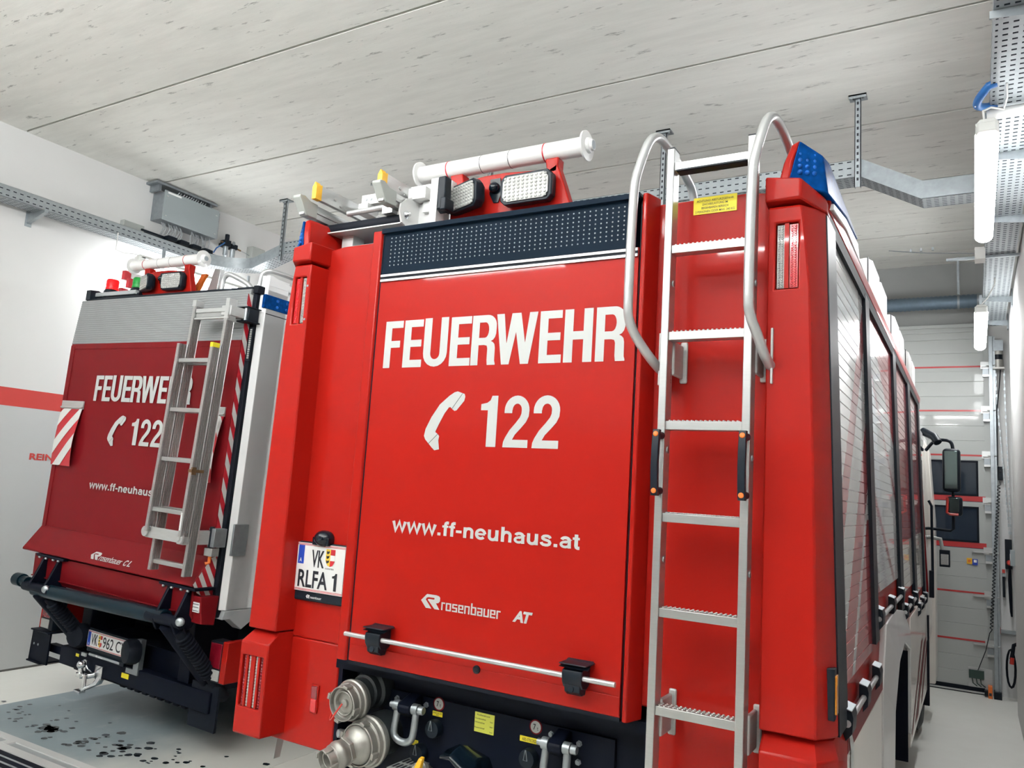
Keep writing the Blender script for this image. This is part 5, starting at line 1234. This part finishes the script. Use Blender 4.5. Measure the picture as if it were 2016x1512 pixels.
# red and white tape on the closed edge
def chevron(m, P, Lu, w, pitch, slant):
    """P(u, v) point; stripes of pitch along u, shifted by slant across v; materials 1 white 0 red."""
    m.m(0).poly(P(0, 0, 0), P(Lu, 0, 0), P(Lu, w, 0), P(0, w, 0)); m.m(1)
    k = -slant
    while k < Lu+slant:
        a0, a1, b0, b1 = k, k+pitch/2, k+slant, k+slant+pitch/2
        pts = [(a0, 0), (a1, 0), (b1, w), (b0, w)]; out = []
        for lo in (True, False):
            src = pts; pts = []
            for (p, q), (r, s) in zip(src, src[1:]+src[:1]):
                lim = 0 if lo else Lu; ip = p >= lim if lo else p <= lim; ir = r >= lim if lo else r <= lim
                if ip: pts.append((p, q))
                if ip != ir: t = (lim-p)/(r-p); pts.append((lim, q+(s-q)*t))
            if not pts: break
        if len(pts) > 2: m.poly(*[P(u, v, .001) for u, v in pts])
        k += pitch
m = MB(); chevron(m, lambda u, v, e: (.987+e, .001+v, 3.25-u), 1.83, .046, .175, .10); B(m, 'warning_tape', ['red_tape', 'stripe_white'], TL_, 'red and white warning tape')
m = MB()
def clip(poly, a, b, c):
    out = []
    for (p, q), (r, t) in zip(poly, poly[1:]+poly[:1]):
        u, v = a*p+b*q-c, a*r+b*t-c
        if u >= 0: out.append((p, q))
        if u*v < 0: k = u/(u-v); out.append((p+(r-p)*k, q+(t-q)*k))
    return out
_pl = [(.045, 1.41), (-.002, 1.40), (-.124, 1.226), (-.085, 1.17), (.045, 1.10)]
m.m(0).poly(*[(.9865, y, z) for y, z in _pl]); m.m(1)
for k in range(-2, 6):
    c0 = 1.0 + .13*k; q = clip(clip(_pl, 1.7, 1, c0), -1.7, -1, -(c0+.065))
    if len(q) > 2: m.poly(*[(.9876, y, z) for y, z in q])
B(m, 'corner_tape', ['red_tape', 'stripe_white'], TL_, 'red and white corner tape')
def BB(mb, name, mats, parent=None, label=None, kind=None, **k): return B(mb, name, mats, parent, label, kind, **k)
letters(-.0075, RP, BB, dx=-.045, dz=-.003, sx=1.075)
n_ = Vector((0, -.815, .58)); ez_ = Vector((0, .58, .815)).normalized(); 
def lip(x, v): return Vector((x, -.128, 1.232)) + ez_*v + Vector((0, -.815, .58))*.0015
m = MB(); place2d(m, RMARK, lip(-.235, .02), EX, ez_, .115, .062); place2d(m, ROSEN, lip(-.112, .02), EX, ez_, .27, .046); place2d(m, font2d('C', .03, .2), lip(.185, .02), EX, ez_, .040, .046); place2d(m, font2d('L', .03, .2), lip(.234, .02), EX, ez_, .036, .046)
B(m, 'maker_lettering', 'white_decal', TL_, 'white rosenbauer CL lettering with the R mark')
m = MB(); m.box(.94, 1.025, -.0795, -.072, 1.045, 1.11); m.m(1)
for z in (1.087, 1.067, 1.045): m.box(.946, 1.019, -.0805, -.0795, z+.008, z+.012)
B(m, 'notice_label', ['plate_white', 'ink'], TL_)
# warning flags on the platform
for x0, x1, c in ((-1.10, -.80, 1), (.70, .925, -1)):
    m = MB(); m.box(x0-.003, x1+.003, -.016, -.003, 2.365, 2.432); m.box(x0-.003, x1+.003, -.026, -.003, 2.372, 2.384); fb = B(m, 'flag_holder', 'aluminium_matt', TL_, bevel=.002)
    m = MB()
    def FP(u, v, e, x0=x0, x1=x1, c=c):
        vv = v/(x1-x0); vv = vv if c > 0 else 1-vv
        return (x0+(x1-x0)*vv - .035*u, -.012-.035*math.sin(u*5.2)*(.4+.6*vv)-e*1.5, 2.37-u)
    wdt = x1-x0; nU = 12
    # sliced so that the cloth bends
    for i in range(nU):
        u0, u1 = .47*i/nU, .47*(i+1)/nU
        for j in range(10):
            v0, v1 = wdt*j/10, wdt*(j+1)/10
            m.m(0); m.poly(FP(u0, v0, 0), FP(u1, v0, 0), FP(u1, v1, 0), FP(u0, v1, 0))
    k = -.30
    def stripe(a0):
        for j in range(10):
            v0, v1 = wdt*j/10, wdt*(j+1)/10; s0, s1 = a0+.30*(1-j/10), a0+.30*(1-(j+1)/10)
            for i in range(8):
                ua0, ua1 = s0+.115*i/8, s0+.115*(i+1)/8; ub0, ub1 = s1+.115*i/8, s1+.115*(i+1)/8
                q = [(min(max(u, 0), .47), v) for u, v in ((ua0, v0), (ua1, v0), (ub1, v1), (ub0, v1))]
                if abs(q[0][0]-q[1][0])+abs(q[2][0]-q[3][0]) < 1e-4: continue
                m.m(1).poly(*[FP(u, v, .002) for u, v in q])
    for a0 in (-.26, -.03, .20): stripe(a0)
    B(m, 'warning_flag', ['red_tape', 'stripe_white'], fb, 'red and white striped warning flag', angle=60)
# hinge brackets of the ladder carrier, right edge
m = MB(); m.box(.985, 1.06, -.03, .06, 3.045, 3.14); m.box(.96, 1.07, -.05, .07, 3.035, 3.045); m.box(.96, 1.07, -.05, .07, 3.135, 3.143); m.m(1).cyl((1.03, -.03, 3.04), (1.03, -.03, 3.14), .014, 10)
B(m, 'upper_hinge', ['black_plastic', 'galvanised'], bevel=.003)
m = MB(); m.box(.98, 1.045, -.05, .05, 1.475, 1.60); m.box(1.066, 1.082, .075, .20, 1.42, 1.635); m.m(1).cyl((1.0, -.04, 1.47), (1.0, -.04, 1.61), .016, 10); m.m(2).box(.97, 1.05, -.06, .0, 1.415, 1.468); m.m(3); m.tube([(1.0, -.03, 1.42), (1.0, -.03, 1.37), (.985, -.05, 1.362)], .012, 8)
B(m, 'lower_hinge', ['galvanised_dark', 'black_plastic', 'aluminium', 'orange'], bevel=.003)
m = MB()
m.box(.66, 1.0, -.165, -.15, 3.08, 3.11); m.box(.66, 1.02, -.17, -.15, 3.03, 3.045); m.box(.93, 1.03, -.16, -.02, 3.055, 3.125)
B(m, 'upper_arm', 'aluminium_matt', bevel=.004)
m = MB(); m.box(.60, .99, -.262, -.245, 1.50, 1.575); m.box(.93, 1.0, -.255, -.02, 1.49, 1.58); m.lathe((.605, -.263, 1.54), (0, -1, 0), [(0, .035), (.012, .035)], 16); m.lathe((.985, -.263, 1.53), (0, -1, 0), [(0, .035), (.02, .035), (.02, .018), (.03, .016)], 16)
B(m, 'lower_arm', 'aluminium_matt', bevel=.003)
# tail lift arms
m = MB(); m.cyl((-.80, -.15, .945), (.79, -.15, .985), .052, 20); B(m, 'lift_torsion_tube', 'dark_tube')
for x, dz in ((-.72, 0), (.83, .02)):
    m = MB()
    for q in (-.10, .10): m.prism([(-.11, 1.195), (.0, 1.195), (.02, 1.05), (-.05, .93), (-.17, .90), (-.21, .97), (-.17, 1.05)], 0, x+q-.012, x+q+.012)
    m.box(x-.19, x+.19, -.13, .04, 1.185, 1.205); m.cyl((x-.20, -.17, .96+dz), (x+.16, -.17, .96+dz), .038, 14)
    m.m(1)
    for q in (-.14, -.05, .05, .12): m.lathe((x+q, -.125, 1.185), (0, -.4, -1), [(0, .013), (.012, .012), (.014, .004)], 8)
    m.lathe((x+(.17 if x > 0 else .13), -.19, .975+dz), (.6, -1, 0), [(0, .03), (.02, .028), (.03, .012)], 12)
    br = B(m, 'lift_bracket', ['black_frame', 'galvanised'], bevel=.004)
    m = MB(); m.tube([(x, -.16, .93+dz), (x+.02, .15, .60), (x+.02, .34, .42)], .055, 12); B(m, 'lift_arm', 'black_frame')
    m = MB(); m.cyl((x+.10, -.14, .90+dz), (x+.12, .30, .42), .036, 14)
    for i in range(14):
        t = i/13; c0 = Vector((x+.10, -.10, .86+dz)).lerp(Vector((x+.11, .15, .60)), t); m.lathe(c0, (0, .48, -.50), [(-.009, .036), (-.004, .052), (.004, .052), (.009, .036)], 14)
    B(m, 'lift_cylinder', 'black_rubber')
m = MB(); m.cyl((-1.07, -.16, .985), (-.98, -.16, .985), .05, 16); m.cyl((-.98, -.16, .985), (-.90, -.16, .985), .038, 16); B(m, 'lift_roller', 'dark_tube')
# rear chassis: bumper beam, plate, hitch, lamps, flaps
m = MB(); m.box(-.86, .96, .16, .24, .335, .475); m.box(-.8, .8, .3, 4.5, .42, .62); m.box(-1.0, .96, .7, 4.5, .62, 1.04)  # wide upper block is an added underbody that deepens the shade below
for x in (-.7, .55): m.box(x, x+.12, .2, .6, .45, .95)
CB_ = B(m, 'bumper_beam', 'black_frame', bevel=.006)
m = MB()
for i in range(9): m.box(-.1+.09*i, -.04+.09*i, .20, .25, .30, .336)
m.box(-.7, .0, .19, .24, .312, .336); B(m, 'beam_teeth', 'black_frame', CB_, bevel=.008)
for x0, x1, z0 in ((-.64, -.60, .43), (-.03, .055, .388)): B(MB().box(x0, x1, .156, .16, z0, z0+.035 if x0 > -.5 else z0+.022), 'yellow_label', 'yellow_label', CB_)
m = MB(); m.box(-.50, .03, .15, .165, .50, .672); m.box(-.44, -.0, .14, .17, .468, .50); m.m(1).box(-.445, -.05, .135, .142, .476, .494); PB = B(m, 'number_plate', ['black_plastic', 'body_grey'], bevel=.004)
m = MB(); m.box(-.497, .025, .142, .15, .535, .658); m.m(1)
for z in (.654, .650, .543, .539): m.box(-.496, .024, .1415, .1422, z-.0012, z+.0012)
m.m(2).box(-.492, -.457, .1412, .1422, .546, .648)
B(m, 'plate_sheet', ['plate_white', 'red_tape', 'blue_plate'], PB)
m = MB(); place2d(m, font2d('VK', .02), (-.445, .1408, .556), EX, EZ, .082, .082); place2d(m, font2d('962 CY', .012), (-.292, .1408, .556), EX, EZ, .285, .082); B(m, 'plate_characters', 'ink', PB, 'black VK 962 CY characters')
m = MB(); m.poly((-.352, .1408, .64), (-.328, .1408, .64), (-.328, .1408, .55), (-.35, .1408, .565)); m.m(1).poly((-.328, .1408, .64), (-.303, .1408, .64), (-.305, .1408, .565), (-.328, .1408, .55)); m.m(2).poly((-.328, .1405, .612), (-.303, .1405, .612), (-.303, .1405, .588), (-.328, .1405, .588)); m.m(3)
for z in (.622, .60, .576): m.poly((-.348, .1405, z-.006), (-.338, .1405, z-.007), (-.332, .1405, z+.006), (-.347, .1405, z+.006))
B(m, 'crest', ['crest_yellow', 'red_tape', 'plate_white', 'ink'], PB)
m = MB(); place2d(m, font2d('A', .02), (-.481, .1406, .552), EX, EZ, .014, .018); place2d(m, RMARK, (-.35, .1345, .478), EX, EZ, .022, .015); place2d(m, ROSEN, (-.325, .1345, .479), EX, EZ, .068, .010); B(m, 'holder_lettering', 'plate_white', PB)
for x in (-.60, .10):
    m = MB(); m.lathe((x, .17, .60), (.25 if x < 0 else -.25, -1, 0), [(0, .09), (.05, .095), (.09, .08), (.10, .02)], 16); B(m, 'rubber_buffer', 'black_rubber')
m = MB(); m.box(.10, .16, .15, .19, .47, .69); m.box(.02, .16, .15, .17, .435, .47); B(m, 'plate_bracket', 'galvanised_dark', PB); B(MB().box(-.56, -.50, .15, .17, .45, .475), 'plate_bracket', 'body_grey', PB)
m = MB(); m.box(-.47, -.43, .12, .16, .36, .44); m.sphere((-.395, .06, .425), .033, 16, 10); m.lathe((-.395, .06, .40), (0, 0, -1), [(0, .018), (.03, .02), (.035, .03), (.06, .03)], 14); m.tube([(-.39, .06, .345), (-.36, .1, .34), (-.30, .15, .36)], .022, 10); m.box(-.31, -.22, .12, .16, .33, .43); m.cyl((-.345, .07, .36), (-.345, .07, .24), .016, 12); m.loft([[(-.37, .05, .25), (-.32, .05, .25), (-.32, .10, .25), (-.37, .10, .25)], [(-.29, .10, .30), (-.24, .10, .30), (-.24, .15, .30), (-.29, .15, .30)], [(-.26, .12, .36), (-.22, .12, .36), (-.22, .16, .36), (-.26, .16, .36)]]); m.box(-.42, -.34, .04, .09, .225, .24); m.tube([(-.36, .08, .42), (-.33, .06, .43), (-.31, .06, .41), (-.32, .1, .38)], .006, 6)
B(m, 'tow_ball', 'chrome', None, 'shiny tow ball hitch', bevel=.003)
for s, x in ((1, 1.01), (-1, -1.08)):
    m = MB(); x0, x1 = x-.085, x+.085; m.box(x0, x1, .14, .24, .56, .83); m.m(1).box(x0+.01, x1-.045, .132, .14, .655, .82); m.m(2).box(x0+.01, x1-.045, .132, .14, .572, .645)
    m.m(3).box(*((x1-.04, x1+.012) if s > 0 else (x0-.012, x0+.006)), .136, .5, .565, .84)
    B(m, 'tail_lamp', ['black_plastic', 'lens_dark_red', 'lens_clear', 'red_paint'], None, bevel=.004)
m = MB(); m.box(-1.26, -1.235, .14, .2, .29, .545); m.box(-1.26, -1.0, .14, .155, .29, .545); m.box(-1.26, -1.0, .12, .3, .535, .547); m.box(-1.26, -1.06, .12, .3, .288, .30); m.box(-1.1, -.85, .2, .26, .38, .44); m.m(1)
for x in (-1.21, -1.15): m.lathe((x, .139, .43), (0, -1, 0), [(0, .011), (.004, .009)], 8)
B(m, 'side_bumper', ['black_frame', 'galvanised'], None, bevel=.003)
m = MB(); m.box(.74, 1.02, .18, .2, .22, .52); m.m(1)
for x in (.80, .885): m.lathe((x, .179, .41), (0, -1, 0), [(0, .013), (.004, .011), (.006, .004)], 10)
B(m, 'mud_flap', ['black_rubber', 'galvanised'])
for x, s in ((.80, 1), (-.93, -1)):
    for y in (1.7, 4.1):
        zc = .47 + (-.03 if s > 0 else .025)*0
        m = MB(); m.lathe((x, y, .47), (s, 0, 0), [(-.26, .30), (-.25, .45), (-.2, .47), (.1, .47), (.15, .40), (.15, .25), (.10, .2), (.12, .02)], 32); B(m, 'wheel', 'black_rubber')
m = MB(); m.box(-1.15, 1.03, 4.62, 6.2, .7, 2.9); B(m, 'cab', 'red_paint', None, bevel=.08, seg=3)
# roof things
m = MB(); m.box(-1.10, -.45, .09, .13, 3.325, 3.35); m.m(1).box(-1.08, -.47, .075, .11, 3.338, 3.372); B(m, 'light_bar', ['black_plastic', 'body_grey'], None, bevel=.003)
m = MB(); m.prism([(.03, 3.30), (.03, 3.385), (.10, 3.395), (.32, 3.33), (.32, 3.30)], 0, -1.09, -1.03); m.box(-1.09, .98, .04, .10, 3.296, 3.312); B(m, 'roof_edge', 'black_plastic', None, bevel=.003)
for x, y, mt, nm in ((-.91, .14, 'beacon_red', 'round red beacon'), (-.57, .16, 'beacon_green', 'round green beacon')):
    m = MB(); m.lathe((x, y, 3.33), (0, 0, 1), [(0, .062), (.055, .062), (.075, .052), (.08, .03)], 20); bb = B(m, 'beacon_base', 'black_plastic')
    m = MB(); m.lathe((x, y, 3.41), (0, 0, 1), [(0, .052), (.012, .052), (.014, .049), (.03, .049), (.032, .051), (.075, .050), (.086, .042), (.09, .01)], 24); B(m, 'beacon', mt, bb, nm)
mast(B, None, .03, .14, .14)
for x, z in ((-.945, 3.575), (-.865, 3.50), (-.96, 3.42)):
    m = MB(); m.box(x-.02, x+.02, .30, 1.7, z-.04, z+.035); m.m(1).box(x-.022, x+.022, .24, .30, z-.042, z+.037); m.m(2).lathe((x+.02, .4, z), (1, 0, 0), [(0, .006), (.003, .005)], 8)
    B(m, 'roof_plank', ['white_paint', 'red_tape', 'ink'], None, 'white plank with red end', bevel=.006)
m = MB(); m.prism([(.35, 3.32), (.9, 3.32), (.9, 3.45), (.5, 3.44)], 0, .0, .58); B(m, 'roof_cover', 'black_plastic')
B(MB().loft([[(-.06, .3, 3.40), (.0, .3, 3.40), (.0, .33, 3.40), (-.06, .33, 3.40)], [(.03, .3, 3.535), (.085, .3, 3.535), (.085, .33, 3.535), (.03, .33, 3.535)]]), 'roof_bracket', 'orange', None, bevel=.003)
m = MB(); m.loft([[(.10, .3, 3.31), (.24, .3, 3.31), (.24, .34, 3.31), (.10, .34, 3.31)], [(.185, .3, 3.57), (.26, .3, 3.56), (.26, .34, 3.56), (.185, .34, 3.57)]]); B(m, 'roof_ladder_frame', 'aluminium', None, bevel=.003)
m = MB(); m.tube(smooth_path([(.30, .3, 3.30), (.302, .3, 3.42), (.312, .3, 3.495), (.36, .305, 3.52), (.43, .34, 3.49), (.53, .38, 3.44), (.57, .40, 3.36)]), .02, 10); B(m, 'roof_handrail', 'silver_tube')
m = MB(); m.tube(smooth_path([(.95, .12, 3.31), (.955, .12, 3.42), (.975, .14, 3.455), (1.02, .17, 3.46), (1.03, .4, 3.455), (1.03, 1.4, 3.44), (1.03, 1.5, 3.33)]), .018, 10); B(m, 'roof_handrail', 'silver_tube')

# ---- the two-part ladder hung on the far truck's rear
base = Vector((.82, -.26, 1.28)); 
LDB = thing('extension_ladder', 'two-part aluminium ladder hung upright on the far truck\'s tail lift', 'ladder', OB + RBM @ base, RBE, local=base)
LEAN = .06
def ly(z): return -.225 + LEAN*(z-1.28)/1.9
def rail(m, x0, x1, z0, z1, dy):
    # hollow profile with ribbed flanks
    for s in (0,):
        n = 5; prof = [(x0, 0), (x1, 0)]
        for i in range(n):
            a = .006+.055*i/n; prof += [(x1, a), (x1, a+.006), (x1-.006, a+.0072), (x1-.006, a+.0103)]
        prof += [(x1, .065), (x0, .065)]
        m.loft([[(x, ly(z)+dy+y, z) for x, y in prof] for z in (z0, z1)])
for nm, z0, z1, dy, rz, lab in (('long_section', 1.285, 3.17, 0., (1.345, 2.72, 2.38, 2.04, 1.70, 3.075), 'long rear ladder section'), ('short_section', 1.545, 2.845, -.075, (2.725, 2.378, 2.037, 1.695), 'short front ladder section')):
    m = MB()
    for x0 in (.628, .985): rail(m, x0, x0+.027, z0, z1, dy)
    sct = tag(m.build(nm, 'ladder_aluminium', LDB, angle=15), lab)
    for z in rz:
        m = MB(); yy = ly(z)+dy
        h = .055 if z > 3 else .03
        m.box(.655, .985, yy+.014, yy+.05, z-h/2, z+h/2); m.build('rung', 'aluminium', sct, bevel=.004)
    if dy:
        m = MB()
        for x0 in (.628, .985):
            for q in (.02, .045): m.lathe((x0+.0135, ly(1.57)+dy+q, 1.575), (1, 0, 0), [(.0135, .006), (.018, .005)], 8)
        m.build('rivet', 'galvanised', sct)
        m = MB(); m.box(.985, 1.0125, ly(2.84)+dy-.0015, ly(2.84)+dy+.055, 2.815, 2.847); tag(m.build('yellow_mark', 'yellow_label', sct))
        m = MB(); m.box(.9845, 1.0, ly(1.62)+dy-.002, ly(1.62)+dy, 1.585, 1.70); m.build('ladder_label', 'plate_white', sct)
        m = MB(); m.box(.985, 1.02, ly(1.98)+dy-.006, ly(1.98)+dy+.09, 1.965, 1.985); m.box(1.005, 1.02, ly(1.98)+dy, ly(1.98)+dy+.03, 1.95, 2.0); tag(m.build('buckle', 'bronze', sct))
    else:
        m = MB(); m.box(.98, 1.016, ly(3.1)-.002, ly(3.1)+.067, 3.02, 3.175); m.box(.622, .66, ly(3.1)-.002, ly(3.1)+.067, 3.13, 3.175); m.build('end_cap', 'aluminium_matt', sct)
# drop unused helpers
for cu in list(bpy.data.curves):
    if cu.users == 0: bpy.data.curves.remove(cu)
